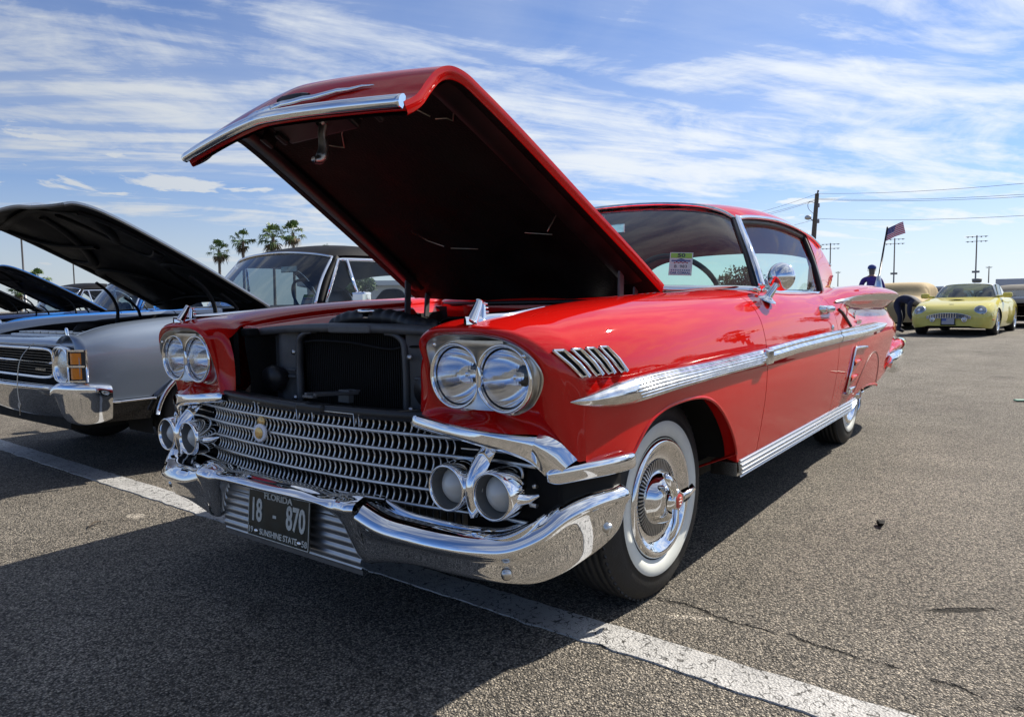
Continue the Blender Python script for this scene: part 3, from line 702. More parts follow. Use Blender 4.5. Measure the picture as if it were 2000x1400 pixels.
def lamp(ly, s):
    h = Geo(); h.lathe([(-.085, .004), (-.08, .02), (-.06, .043), (-.03, .063), (.0, LR-.003)], (LX, s*ly, LZ), (1, 0, 0), 48)
    h.lathe([(-.07, .010), (-.035, .012), (-.03, .006), (-.028, .0001)], (LX, s*ly, LZ), (1, 0, 0), 14)
    L_ = Geo(); pr = [(.024-.024*(r/(LR))**2, r) for r in np.linspace(.0004, LR-.001, 12)]; L_.lathe(pr, (LX, s*ly, LZ), (1, 0, 0), 48)
    pr2 = [(.020-.022*(r/(LR))**2, r) for r in np.linspace(LR-.001, .0004, 12)]; L_.lathe(pr2, (LX, s*ly, LZ), (1, 0, 0), 48)
    return h, L_
for s in (1, -1):
    b_ = (BZ if s > 0 else BZ.mir()).build('headlight_bezel', M_brush, car)
    w_ = (web() if s > 0 else web().mir()).build('bezel_bridge', M_brush, b_)
    for (y_, z_) in ((.556, .856), (.842, .834), (.618, .690), (.775, .688)):
        gq = Geo(); gq.lathe([(0, .006), (.003, .0055), (.004, .003), (.0042, .0003)], (.742 if z_ > .8 else .702, s*y_, z_), (1, 0, .1), 10); gq.build('screw', M_chrome2, b_)
    for ly in LY:
        rr = bez_ring(s*ly); hd, ln = lamp(ly, s)
        H = hd.build('headlight', M_refl, car); rr.build('rim', M_chrome, H); ln.build('lens', M_lens, H)
# closing panel behind the bezels
g = Geo(); g.box((.64, .695, .775), (.02, .36, .19)); pair(g, 'lamp_bucket', M_blackm, car)
# red flange with bolts on the hood side
for s in (1, -1):
    for z_ in (.805, .672):
        gq = Geo(); gq.lathe([(0, .010), (.006, .009), (.007, .004), (.0072, .0003)], (.694, s*.475, z_), (.8, -s*.5, 0), 8); gq.build('bolt', M_alu, car)
# ------------------------------------------------------------------ hood (raised)
HA = R(29.5); H0 = np.array([-.43, 0, 1.02]); HU = np.array([math.cos(HA), 0, math.sin(HA)]); HV = np.array([-math.sin(HA), 0, math.cos(HA)])
def hp(s, y, h): return H0+HU*s+np.array([0, y, 0])+HV*h
HE = [(.0, .0), (.25, .004), (.5, .006), (.75, .007), (.95, .006), (1.08, .003), (1.155, -.004), (1.205, -.028), (1.236, -.070), (1.249, -.120), (1.257, -.168), (1.281, -.213)]
HC = [(-.05, .0), (.22, .028), (.48, .036), (.75, .038), (.97, .035), (1.12, .030), (1.215, .016), (1.275, -.022), (1.306, -.072), (1.318, -.125), (1.326, -.172), (1.346, -.214)]
HY = [.655, .632, .605, .580, .560, .545, .538, .532, .528, .524, .520, .516]
def hood_pt(k, f, dh=0):
    w = 1-abs(f)**(2.2 if k < 5 else 1.35); s = HE[k][0]*(1-w)+HC[k][0]*w; h = HE[k][1]*(1-w)+HC[k][1]*w
    return hp(s, f*HY[k], h+dh)
fs = np.linspace(-1, 1, 17)
HK = np.array([[hood_pt(k, f) for f in fs] for k in range(len(HE))])
HD = surf(HK, 6, 4)
g = Geo(); g.grid(HD, flip=False)
HN = grid_normals(HD); HN *= -np.sign((HN*HV).sum(2).mean())            # towards the inside
def hood_edge(A, N, inward, d1=.030):
    # rounded edge, side wall, return flange
    L_ = [A, A+N*.006-inward*.004*0, A+N*d1, A+N*(d1+.004)+inward*.006, A+N*(d1+.002)+inward*.034]
    return np.array(L_)
for e in ('l', 'r'):
    A = HD[:, 0 if e == 'l' else -1]; N = HN[:, 0 if e == 'l' else -1].copy(); N[:, 1] *= .2; N /= np.linalg.norm(N, axis=1)[:, None]
    inw = np.zeros_like(A); inw[:, 1] = 1 if A[0, 1] < 0 else -1
    HE_ = hood_edge(A, N, inw); g.grid(HE_[:4], flip=(e == 'r')); g.grid(HE_[3:], flip=(e == 'r'), m=1)
A = HD[-1]; N = HN[-1]; inw = np.tile(-HU*.3+HV*.9, (len(A), 1)); g.grid(hood_edge(A, N, inw, .022), flip=False)
A = HD[0]; N = HN[0]; g.grid(np.stack([A, A+N*.03]), flip=True)
hood = g.build('hood', [M_red, M_liner], car)
# dark liner underneath, with the pressed frame around it
g = Geo(); G2 = HD+HN*.030
Gl = G2.copy(); Gl[..., 1] *= .955
g.grid(Gl, flip=True); hood_liner = g.build('hood_liner', M_liner, hood)
for sgn in (-1, 1):
    g = Geo(); rows = []
    for k in range(2, 40):
        p = Gl[k, 0 if sgn < 0 else -1]; rows.append([p+np.array([0, -sgn*.010, 0])-HV*.002, p+np.array([0, -sgn*.05, 0])-HV*.014, p+np.array([0, -sgn*.085, 0])-HV*.014, p+np.array([0, -sgn*.10, 0])-HV*.000])
    g.grid(np.array(rows)); g.build('hood_frame_rail', M_black, hood)
# bulged inner latch reinforcement at the nose
g = Geo()
for y in (-.30, -.22, .24):
    g.box(hp(1.16, y, -.075), (.05, .02, .05), Matrix.Rotation(-HA, 3, 'Y'), .006)
g.box(hp(1.17, -.05, -.07), (.10, .34, .03), Matrix.Rotation(-HA, 3, 'Y'), .008)
g.build('latch_reinforcement', M_black, hood)
# hood latch hook
g = Geo(); P = spl(np.array([hp(1.17, .0, -.06), hp(1.16, .0, -.11), hp(1.135, .0, -.15), hp(1.13, 0, -.185), hp(1.15, 0, -.205)]), 6); g.tube(P, np.interp(np.arange(len(P)), [0, 8, 16, 24], [.016, .013, .019, .010]), 8)
g.lathe([(0, .02), (.02, .022), (.05, .012)], hp(1.18, 0, -.045), -HV, 14)
g.box(hp(1.17, -.09, -.07), (.02, .12, .006), Matrix.Rotation(-HA, 3, 'Y'), .002); g.build('latch_hook', M_alu, hood)
M_wire = mat('bare_wire', (.55, .5, .42), .35, 1.0)
for W in ([(1.094, .29), (1.045, .322)], [(1.03, .33), (1.026, .374), (1.011, .387), (1.079, .45), (1.049, .466), (.669, .507)], [(1.109, .015), (1.087, .056)], [(1.088, -.032), (1.045, -.089), (.986, -.14), (1.013, -.189)], [(.487, -.26), (.415, -.227), (.366, -.176)], [(.348, -.153), (.328, -.023)], [(.413, .266), (.396, .38)], [(.521, .475), (.417, .371)]):
    g = Geo(); P = np.array([hp(s, y, -.012-.030*0) for s, y in W]); hh = []
    for s, y in W:
        d2 = np.linalg.norm(Gl-hp(s, y, -.02), axis=2); i, j = np.unravel_index(d2.argmin(), d2.shape); hh.append(((Gl[i, j]-H0) @ HV)-.005)
    P = np.array([hp(s, y, h) for (s, y), h in zip(W, hh)]); g.tube(P, .0022, 5); g.build('liner_wire', M_wire, hood)
# chrome lip along the nose
edge = HD[-1]; g = Geo()
nrm = HN[-1]; 
path = edge+HU*.004-HV*.004
prof = [(-.010, -.013), (.003, -.016), (.012, -.010), (.015, .002), (.012, .015), (.005, .022), (-.004, .021), (-.010, .008)]
g.sweep(path, prof, up=tuple(HV)); g.build('hood_lip_moulding', M_chrome, hood)
# emblem on the nose: long wing with a block and crest
g = Geo(); 
def npt(y, dz, o):
    # point on the nose face: row by dz below the bend
    k = np.interp(dz, [0, 1], [7.2*6, 10.8*6]); i = int(k); f = (y/HY[9]+1)/2*(HD.shape[1]-1); j = int(f); p = HD[i, j]*(1-(f-j))+HD[i, min(j+1, HD.shape[1]-1)]*(f-j); return p-HN[i, j]*o
for a, b_, w in (((.00, .76), (.36, .50), .012), ((.00, .76), (-.20, .68), .012)):
    P = np.array([npt(a[0]+(b_[0]-a[0])*t, a[1]+(b_[1]-a[1])*t, .006) for t in np.linspace(0, 1, 10)]); g.tube(P, w*np.array([1, 1.1, 1.1, 1, .9, .8, .7, .5, .35, .12]), 8)
g.build('hood_emblem', M_chrome, hood)
g = Geo(); P = np.array([npt(y, .56, .006) for y in np.linspace(.0, .13, 6)]); g.tube(P, [.007, .012, .013, .013, .012, .007], 8); g.build('emblem_crest', M_black, hood)
# hinges
for s in (1, -1):
    g = Geo(); y = s*.555
    def bar(p, q, w=.030, t=.008, yy=0): 
        p = Vector(p); q = Vector(q); d = q-p; g.box((p+q)/2+Vector((0, yy, 0)), (d.length, t, w), Matrix.Rotation(-math.atan2(d.z, d.x), 3, 'Y'), .003)
    bar((-.262, y, .86), (-.275, y, 1.115), .034, .010); bar((-.275, y, 1.115), (-.40, y, 1.03), .034, .010, s*.012); bar((-.40, y, 1.03), (-.385, y, .90), .030, .010, -s*.004)
    bar((-.24, y, 1.125), (-.32, y, 1.10), .02, .03)
    for p in ((-.275, 1.108), (-.395, 1.03)): g.lathe([(-.012, .012), (.014, .012), (.016, .006)], (p[0], y, p[1]), (0, s, 0), 12, cap0=True, cap1=True)
    g.build('hood_hinge', M_grey, car)

# ------------------------------------------------------------------ engine bay
for s in (1, -1):
    g = Geo(); xs_ = np.linspace(.62, -.55, 24); top = [section(min(x, .60))[0] for x in xs_]
    G_ = np.array([[(x, s*(t[1]), t[2]), (x, s*(t[1]-.005), t[2]-.05), (x, s*(t[1]-.03), .70), (x, s*.50, .45)] for x, t in zip(xs_, top)]); g.grid(G_); g.build('inner_fender', M_blackm, car)
g = Geo(); g.box((-.53, 0, .70), (.03, 1.22, .50)); g.build('firewall', M_blackm, car)
g = Geo(); g.box((.62, 0, .53), (.04, 1.10, .20)); g.box((.05, 0, .40), (1.1, 1.1, .02)); g.build('bay_floor', M_blackm, car)
# radiator support: top bar, corner braces, side baffles
g = Geo()
P = spl(np.array([(.50, -.565, .858), (.53, -.46, .872), (.54, -.25, .884), (.545, 0, .888), (.54, .25, .884), (.53, .46, .872), (.50, .565, .858)]), 8)
g.sweep(P, [(-.03, -.014), (.03, -.014), (.036, .0), (.03, .012), (-.03, .014)], up=(0, 0, 1)); g.build('radiator_support', M_grey, car)
g = Geo(); g.box((.548, .03, .884), (.075, .20, .026), bev=.006); g.build('support_bracket', M_grey, car)
for s in (1, -1):
    g = Geo(); y0, y1 = s*.262, s*.47
    ys = np.linspace(y0, y1, 9); G_ = np.array([[(.555-.03*math.sin((abs(y)-.262)/.21*math.pi/2)-.02*math.sin((abs(y)-.262)*40), y, z) for z in np.linspace(.60, .868, 6)] for y in ys]); g.grid(G_)
    for zz in (.735, .712):
        g.box((.548, s*.315, zz), (.016, .045, .010), bev=.004)
    g.build('radiator_baffle', M_grey, car)
    g = Geo(); pp = [(.556, s*.262, .60), (.556, s*.262, .80), (.556, s*.255, .845), (.556, s*.225, .866), (.556, s*.18, .872)]; g.sweep(spl(np.array(pp), 5), [(-.006, -.012), (.006, -.012), (.006, .012), (-.006, .012)], up=(1, 0, 0)); g.build('radiator_frame', M_grey, car)
g = Geo()
for y in np.linspace(-.255, .255, 52): g.box((.522, y, .74), (.02, .0036, .27))
g.box((.505, 0, .74), (.012, .53, .28)); core = g.build('radiator_core', M_blackm, car)
# top tank with ribbed hose, cap
g = Geo(); P = spl(np.array([(.46, -.19, .885), (.455, -.12, .910), (.45, 0, .918), (.45, .12, .912), (.455, .20, .895), (.42, .27, .88)]), 14)
rr = .026+.004*np.abs(np.sin(np.linspace(0, 12*math.pi, len(P)))); g.tube(P, rr, 14); g.build('radiator_hose', M_black, car)
g = Geo(); g.lathe([(0, .020), (.012, .020), (.014, .034), (.024, .036), (.028, .033), (.030, .0005)], (.462, -.008, .918), (0, 0, 1), 24); g.build('radiator_cap', M_chrome, car)
# engine lumps: air cleaner with snorkel, valve covers, battery
g = Geo(); g.lathe([(0, .02), (0, .19), (.02, .20), (.07, .20), (.085, .18), (.09, .05), (.10, .02)], (.02, .0, .78), (0, 0, 1), 32); g.build('air_cleaner', M_black, car)
g = Geo(); P = spl(np.array([(.10, .10, .86), (.20, .16, .885), (.30, .22, .885)]), 6); g.tube(P, [.05]*12+[.045], 20, caps=False, flat=.55); g.tube([(.295, .218, .885), (.302, .222, .885)], .049, 20, caps=False, flat=.55); g.build('air_snorkel', M_black, car)
for s in (1, -1):
    g = Geo(); g.box((.0, s*.23, .70), (.62, .16, .12), bev=.03); g.build('valve_cover', M_grey, car)
g = Geo(); g.box((.28, -.38, .74), (.20, .18, .16), bev=.008); g.build('battery', M_blackm, car)
g = Geo()
for s, P in ((1, [(.40, -.52, .80), (.45, -.40, .79), (.54, -.25, .835), (.56, 0, .84), (.555, .20, .822), (.55, .25, .83), (.5, .40, .83)]),): g.tube(spl(np.array(P), 8), .004, 6)
g.build('wiring_loom', M_blackm, car)
g = Geo(); g.box((.59, -.505, .868), (.05, .05, .03), bev=.008); pair(g, 'fender_bracket', M_blackm, car)
g = Geo(); P = spl(np.array([(.44, .20, .70), (.38, .30, .72), (.30, .36, .80), (.20, .34, .86), (.05, .30, .86)]), 6); g.tube(P, .020, 10); g.build('heater_hose', M_black, car)
for s in (1, -1):
    g = Geo(); g.lathe([(0, .045), (.03, .05), (.05, .035), (.10, .02), (.11, .012)], (.60, s*.38, .70), (-1, 0, .2), 20, cap0=True); g.build('horn', M_black, car)
    for zz in (.64, .80):
        g = Geo(); g.lathe([(0, .010), (.006, .009), (.008, .0004)], (.562, s*.285, zz), (1, 0, 0), 8); g.build('baffle_bolt', M_alu, car)
g = Geo(); g.lathe([(0, .055), (.08, .055), (.09, .045), (.10, .02)], (-.44, .34, .86), (0, 0, 1), 20, cap1=True); g.build('brake_reservoir', M_alu, car)
g = Geo(); g.tube(spl(np.array([(-.44, .34, .93), (-.36, .36, .95), (-.20, .42, .93), (.1, .50, .90), (.4, .48, .87)]), 6), .006, 6); g.build('brake_line', M_wire, car)
# lock plate above the grille with the catch
g = Geo(); P = np.array([(.700, -.50, .668), (.715, -.40, .664), (.735, -.15, .660), (.738, -.02, .658), (.735, .10, .659), (.718, .40, .664), (.700, .50, .668)])
g.sweep(spl(P, 6), [(-.045, .000), (.012, .004), (.018, -.004), (.016, -.024), (.010, -.026), (-.045, -.010)], up=(0, 0, 1)); g.build('lock_plate', M_black, car)
g = Geo(); g.box((.735, .045, .652), (.05, .13, .026), bev=.008); g.build('lock_plate_step', M_black, car)
g = Geo(); rr_ = Matrix.Rotation(R(0), 3, 'Z') @ Matrix.Rotation(R(-4), 3, 'Y')
for dy in (-.022, .022): g.box((.655, .03+dy, .684), (.17, .012, .010), rr_, .002)
for dx in (-.085, 0.02, .085): g.box((.655+dx, .03, .684), (.02, .05, .008), rr_, .002)
g.box((.60, .03, .670), (.02, .05, .04), rr_); g.build('hood_catch', M_grey, car)

# ------------------------------------------------------------------ grille
def gx(y): return .752-.045*(y/.55)**2
RZ = [.606, .557, .508, .459, .411]
grille = Geo(); ys = np.linspace(-.83, .83, 67)
grille.grid(np.array([[(gx(y)-.055, y, z) for z in (.35, .66)] for y in ys])); grille_o = grille.build('grille', M_blackm, car)
gxo = lambda y: gx(max(-.7, min(.7, y)))
for z in RZ:
    g = Geo(); P = [(gxo(y), y, z) for y in ys]; g.sweep(P, [(-.006, -.0025), (0, -.0055), (.006, -.004), (.006, .004), (0, .0055), (-.006, .0025)], up=(0, 0, 1)); g.build('grille_rail', M_brush, grille_o)
def fin_mesh(h):
    g = Geo(); rows = []
    for t in np.linspace(0, 1, 7):
        z = (t-.5)*h; d = .009*(1-(2*t-1)**2)
        rows.append([(-.003-d, -.0020, z), (.001-d, -.0004, z), (.001-d, .0012, z), (-.003-d, .0026, z), (-.028, .0016, z), (-.028, -.0010, z)])
    g.grid(np.array(rows), cv=True); me = make_mesh('grille_fin', g.V, g.F); me.materials.append(M_brush); return me
tops = [.648]+RZ
fmesh = {}
for r in range(5):
    h = tops[r]-tops[r+1]-.008; me = fin_mesh(h); zc = (tops[r]+tops[r+1])/2
    n = 51
    for y in np.linspace(-.575, .575, n):
        if r == 0 and abs(abs(y)-.245) < .006: continue
        o = link('grille_fin', me, None, grille_o); o.location = (gx(y)-.001, y, zc)
# finer row under the last rail is joined: mostly behind the bumper
g = Geo()
for y in np.linspace(-.60, .60, 53): g.box((gx(y)-.012, y, .388), (.02, .003, .038))
for s in (1, -1):
    for zz in (.628, .58): g.tube([(gxo(y)-.004, s*y, zz) for y in (.60, .70, .80)], .0035, 6)
g.build('lower_fins', M_brush, grille_o, kind='stuff')
# outlined top frame pieces
for (y0, y1) in ((-.50, -.255), (-.235, -.02), (.055, .235), (.255, .49)):
    g = Geo(); P = [(gx(y0), y0, .612), (gx(y0), y0, .648), (gx(y1), y1, .648), (gx(y1), y1, .612)]; g.tube(P, .0035, 6); g.build('grille_frame', M_brush, grille_o)
# medallion
g = Geo(); g.lathe([(0, .030), (.006, .030), (.009, .027), (.008, .020), (.010, .001)], (.760, -.203, .553), (1, .1, .05), 24); md = g.build('medallion', M_paper, grille_o)
g = Geo(); g.lathe([(.0095, .019), (.0105, .017), (.0112, .0005)], (.760, -.203, .553), (1, .1, .05), 20); g.lathe([(0, .016), (.006, .016), (.007, .0005)], (.755, -.203, .590), (1, .1, .05), 16); g.build('medallion_centre', M_gold, md)

# ------------------------------------------------------------------ parking lamps
PLY = (.621, .768); PZ = .4956
M_pl = mat('clear_ribbed_lens', (.60, .60, .56), .3, 0, coat=.5)
M_plr = mat('lamp_dish', (.20, .20, .195), .4, .6)
for s in (1, -1):
    for k, ly in enumerate(PLY):
        g = Geo(); o = (.73, s*ly, PZ)
        g.lathe([(-.10, .042), (-.06, .058), (.0, .0635), (.04, .0615), (.052, .0595), (.056, .0565), (.053, .0535), (.02, .0515)], o, (1, 0, 0), 48)
        L_ = g.build('parking_lamp', M_chrome, car)
        d = Geo(); d.lathe([(.050, .0538), (.030, .050), (.008, .045), (-.008, .040)], o, (1, 0, 0), 40); d.build('lamp_dish', M_plr, L_)
        d = Geo(); pr = []
        for i, t in enumerate(np.linspace(0, 1, 25)):
            r = .046*(1-t)**.55; pr.append((.014+.034*t+(.0014 if i % 2 else 0), max(r, .0003)))
        d.lathe(pr, o, (1, 0, 0), 32); d.build('lens', M_pl, L_)
        # pointed side wings of each ring
        w = Geo(); sd = (1 if k else -1)*s; w.tube([(.745, s*ly+sd*.052, PZ-.005), (.735, s*ly+sd*.078, PZ-.004), (.715, s*ly+sd*.092, PZ+.002)], [.020, .012, .003], 10, flat=.9); w.build('lamp_wing', M_chrome, L_)
    # blade between the pair
    g = Geo(); rows = []
    for t in np.linspace(0, 1, 12):
        z = .600-.17*t; wv = .0245*(1-t)**.6+.013*t; xo = .770+.020*math.sin(math.pi*t)-.05*(1-t)**3
        yc = s*(.700-.004*t); rows.append([(xo-.03, yc-wv, z), (xo-.002, yc-wv*.55, z), (xo+.006, yc, z), (xo-.002, yc+wv*.55, z), (xo-.03, yc+wv, z)])
    g.grid(np.array(rows)); g.build('lamp_blade', M_chrome, car)

# ------------------------------------------------------------------ bumper
def upper_bar():
    """chrome brow over the parking lamps that runs back along the wing"""
    path = np.array([(.742, .462, .645), (.752, .54, .638), (.755, .64, .628), (.748, .72, .616), (.728, .785, .602), (.702, .830, .580), (.682, .858, .548)])
    P = spl(path, 6); n = len(P); g = Geo(); rows = []
    for i, p in enumerate(P):
        t = i/(n-1); hgt = .024+.016*t
        out = np.array([1, 0, 0]) if t < .7 else np.array([1, .5*(t-.7)/.3, 0])
        YB = [.46, .535, .60, .665, .732, .78, .845, .886]; xt = np.interp(p[1], YB, [.724, .731, .735, .736, .736, .722, .694, .666]); zt_ = np.interp(p[1], YB, [.664, .659, .651, .646, .642, .640, .639, .621])
        b0 = np.array([xt-.008, p[1], zt_-.001]); b1 = np.array([xt+.010, p[1], zt_+.001]); f_ = p+np.array([-.004, 0, .010])
        rows.append([b0, b1*.75+f_*.25+np.array([.004, 0, .003]), b1*.3+f_*.7+np.array([.005, 0, .003]), p+np.array([.004, 0, 0]), p+np.array([.002, 0, -.010]), p+np.array([-.012, 0, -.016]), p+np.array([-.06, 0, -.014])])
    rows = np.array(rows)
    # close to a point at the inner end
    rows[0] = rows[0].mean(0)*.35+rows[0]*.65
    g.grid(rows, flip=True); return g
pair(upper_bar(), 'grille_brow', M_chrome, car)
def side_brow():
    """flared chrome shield at the corner below the fender and the upper wing bar"""
    g = Geo()
    top = np.array([(.690, .845, .641), (.678, .868, .635), (.664, .889, .621), (.651, .907, .601), (.640, .923, .578)])
    bot = np.array([(.706, .832, .585), (.700, .846, .567), (.692, .858, .548), (.684, .868, .535), (.674, .882, .528)])
    mid = .5*(top+bot)+np.array([.014, .006, .008]); g.grid(surf(np.array([top, mid, bot]), 6, 5), flip=True)
    # wing bar
    path = np.array([(.692, .868, .538), (.660, .896, .542), (.605, .928, .546), (.55, .950, .547), (.50, .961, .547), (.455, .966, .546), (.43, .962, .545)]); P = spl(path, 6); sc = np.ones(len(P)); sc[-1] = .35; sc[-2] = .7; sc[-3] = .9; sc[-4] = .97; sc[0] = .5; sc[1] = .7; sc[2] = .85; sc[3] = .95
    prof = [(.014*math.copysign(abs(math.cos(a))**.7, math.cos(a)), .022*math.copysign(abs(math.sin(a))**.7, math.sin(a))) for a in np.linspace(0, 2*math.pi, 20, endpoint=False)]
    g.sweep(P, prof, up=(0, 0, 1), scale=sc); return g
pair(side_brow(), 'bumper_wing', M_chrome, car)
# dark slot between the wings
g = Geo(); g.grid(np.array([[(x, y, z) for x, y in ((.66, .880), (.60, .914), (.53, .936), (.46, .945))] for z in (.55, .46)])); pair(g, 'wing_slot', M_blackm, car)
g = Geo(); g.grid(np.array([[(.665-.10*max(0, y-.80), y, z) for y in (.50, .60, .70, .80, .86, .89)] for z in (.61, .52, .40)])); pair(g, 'lamp_recess', M_blackm, car)

BP = [((0.864, 0.385), 0.44, 0.267), ((0.862, 0.47), 0.418, 0.286), ((0.853, 0.56), 0.411, 0.294), ((0.836, 0.65), 0.405, 0.289), ((0.808, 0.73), 0.401, 0.281), ((0.768, 0.8), 0.403, 0.272), ((0.718, 0.858), 0.43, 0.27), ((0.662, 0.9), 0.468, 0.286), ((0.605, 0.93), 0.484, 0.31), ((0.55, 0.948), 0.486, 0.33), ((0.5, 0.958), 0.485, 0.348), ((0.465, 0.961), 0.483, 0.366), ((0.437, 0.958), 0.48, 0.382), ((0.42, 0.95), 0.477, 0.39)]
def bumper_outer():
    K = []
    P = np.array([p[0] for p in BP]); T = np.gradient(P, axis=0); T /= np.linalg.norm(T, axis=1)[:, None]; Nn = np.stack([T[:, 1], -T[:, 0]], 1)
    for i, ((x, y), zt, zb) in enumerate(BP):
        n = Nn[i]; h = zt-zb; side = np.clip((i-6)/3, 0, 1); end = np.clip((i-11)/2, 0, 1)*.6
        # (outward offset, z)
        A = [(-.112, zt-.040), (-.106, zt-.018), (-.098, zt-.010), (-.090, zt-.014), (-.080, zt-.028), (-.060, zt-.010), (-.030, zt+.001), (-.006, zt-.007), (.012, zt-.022), (.019, zt-.040), (.011, zt-.053), (-.006, zt-.52*h), (-.012, zt-.66*h), (-.020, zb+.06*h), (-.030, zb), (-.050, zb+.004)]
        Bq = [(-.080, zt-.030), (-.076, zt-.026), (-.070, zt-.024), (-.062, zt-.024), (-.050, zt-.020), (-.034, zt-.004), (-.016, zt+.002), (.000, zt-.005), (.010, zt-.016), (.013, zt-.030), (.006, zt-.042), (-.002, zt-.50*h), (-.007, zt-.68*h), (-.016, zb+.06*h), (-.022, zb), (-.036, zb+.004)]
        row = []
        for (o1, z1), (o2, z2) in zip(A, Bq):
            o = o1*(1-side)+o2*side; z = z1*(1-side)+z2*side
            if end: z = z*(1-end)+(zt+zb)/2*end; o = o*(1-end)-.02*end
            z = max(z, zb)
            row.append((x+n[0]*o, y+n[1]*o, z))
        K.append(row)
    g = Geo(); g.grid(surf(np.array(K), 7, 6), flip=False); return g
bo = bumper_outer(); b1, b2 = pair(bo, 'bumper_end', M_chrome, car)
# bolts on the bumper ends
for s in (1, -1):
    for p, n in (((.762, .795, .302), (.72, .6, -.2)), ((.535, .949, .385), (.3, 1, 0))):
        g = Geo(); g.lathe([(-.004, .014), (.003, .0135), (.007, .008), (.008, .0004)], (p[0], s*p[1], p[2]), (n[0], s*n[1], n[2]), 16); g.build('bumper_bolt', M_brush, b1 if s > 0 else b2)
# centre section with the two drop guards
def bumper_centre():
    ys = np.array([-.385, -.375, -.36, -.335, -.30, -.25, -.15, 0, .15, .25, .30, .335, .36, .375, .385]); K = []
    for y in ys:
        a = abs(y); x = .888-.022*(a/.385)**2
        gd = 1/(1+math.exp(-(a-.318)/.012))                      # 0 in the middle, 1 on the guard
        zt = .448+.004*gd-.008*math.exp(-((a-.25)/.06)**2)
        zb = .404*(1-gd)+.262*gd; h = zt-zb
        bl = .014*gd*math.exp(-((a-.352)/.030)**2)
        kk = min(1, h/.072); row = [(x-.10, zt-.018), (x-.065, zt-.004), (x-.03, zt+.003), (x-.008, zt-.004*kk), (x+.010+bl, zt-.014*kk), (x+.018+bl, zt-.030*kk), (x+.010+bl, zt-.046*kk), (x-.010+bl, zt-.060*kk-.35*max(0, h-.072)), (x-.020+bl*.6, zt-.065*kk-.65*max(0, h-.072)), (x-.034, zb+.004), (x-.045, zb), (x-.06, zb+.003)]
        K.append([(r[0], y, r[1]) for r in row])
    g = Geo(); g.grid(surf(np.array(K), 6, 5), flip=False); return g
bumper_centre().build('bumper_centre', M_chrome, car)
# ribbed valance under the centre bar
def valance():
    g = Geo(); rows = []
    for z in np.linspace(.395, .215, 73):
        o = .0055*abs(math.sin((z-.215)/.0245*math.pi)) if .232 < z < .372 else 0
        rows.append([(.818+o-.10*max(0, .25-z), y, z) for y in np.linspace(-.335, .335, 9)])
    g.grid(np.array(rows)); return g
M_val = mat('ribbed_aluminium', (.42, .43, .44), .35, .9, vary=.12, vscale=18)
valance().build('valance', M_val, car)
g = Geo(); g.box((.66, 0, .275), (.18, 1.2, .02)); g.box((.73, 0, .262), (.012, .9, .030)); g.build('lower_apron', M_black, car)
# licence plate
plate = Geo(); PT = R(5); pc = Vector((.848, 0, .330)); Mp = Matrix.Translation(pc) @ Matrix.Rotation(-PT, 4, 'Y') @ frame((0, 0, 0), (0, 1, 0), (0, 0, 1))
gp = Geo(); gp.box((0, 0, 0), (.305, .152, .003), bev=.001); 
gp.xf(Mp); plate_o = gp.build('licence_plate', M_plate, car)
gr = Geo()
for (cx, cy, w, h) in ((0, .0735, .300, .002), (0, -.0735, .300, .002), (-.149, 0, .002, .147), (.149, 0, .002, .147)): gr.box((cx, cy, .0022), (w, h, .0014))
gr.xf(Mp).build('plate_border', M_platelet, plate_o)
def letters(txt, size, x, y, sx=1, sy=1, bold=0., al='CENTER', nm='plate_lettering'):
    t = text_geo(txt, size, (sx, sy), bold, al, .0008); t.xf(Mp @ Matrix.Translation((x, y, .0028))); t.build(nm, M_platelet, plate_o)
letters('FLORIDA', .030, .0, .056, 1.15, .9, .0007)
letters('18', .092, -.108, .004, .66, 1.06, .0022); letters('-', .06, -.015, .004, .9, 1, .0015); letters('870', .092, .088, .004, .66, 1.06, .0022)
letters('SUNSHINE STATE', .026, .005, -.057, .92, 1., .0003); letters('19', .026, -.134, -.057, 1, 1, .0003); letters('58', .026, .132, -.057, 1, 1, .0003)
for x in (-.105, .108):
    g = Geo(); g.lathe([(0, .008), (.004, .007), (.006, .003), (.0062, .0003)], (0, 0, 0), (0, 0, 1), 8); g.xf(Mp @ Matrix.Translation((x, -.0575, .002))).build('plate_bolt', M_chrome, plate_o)

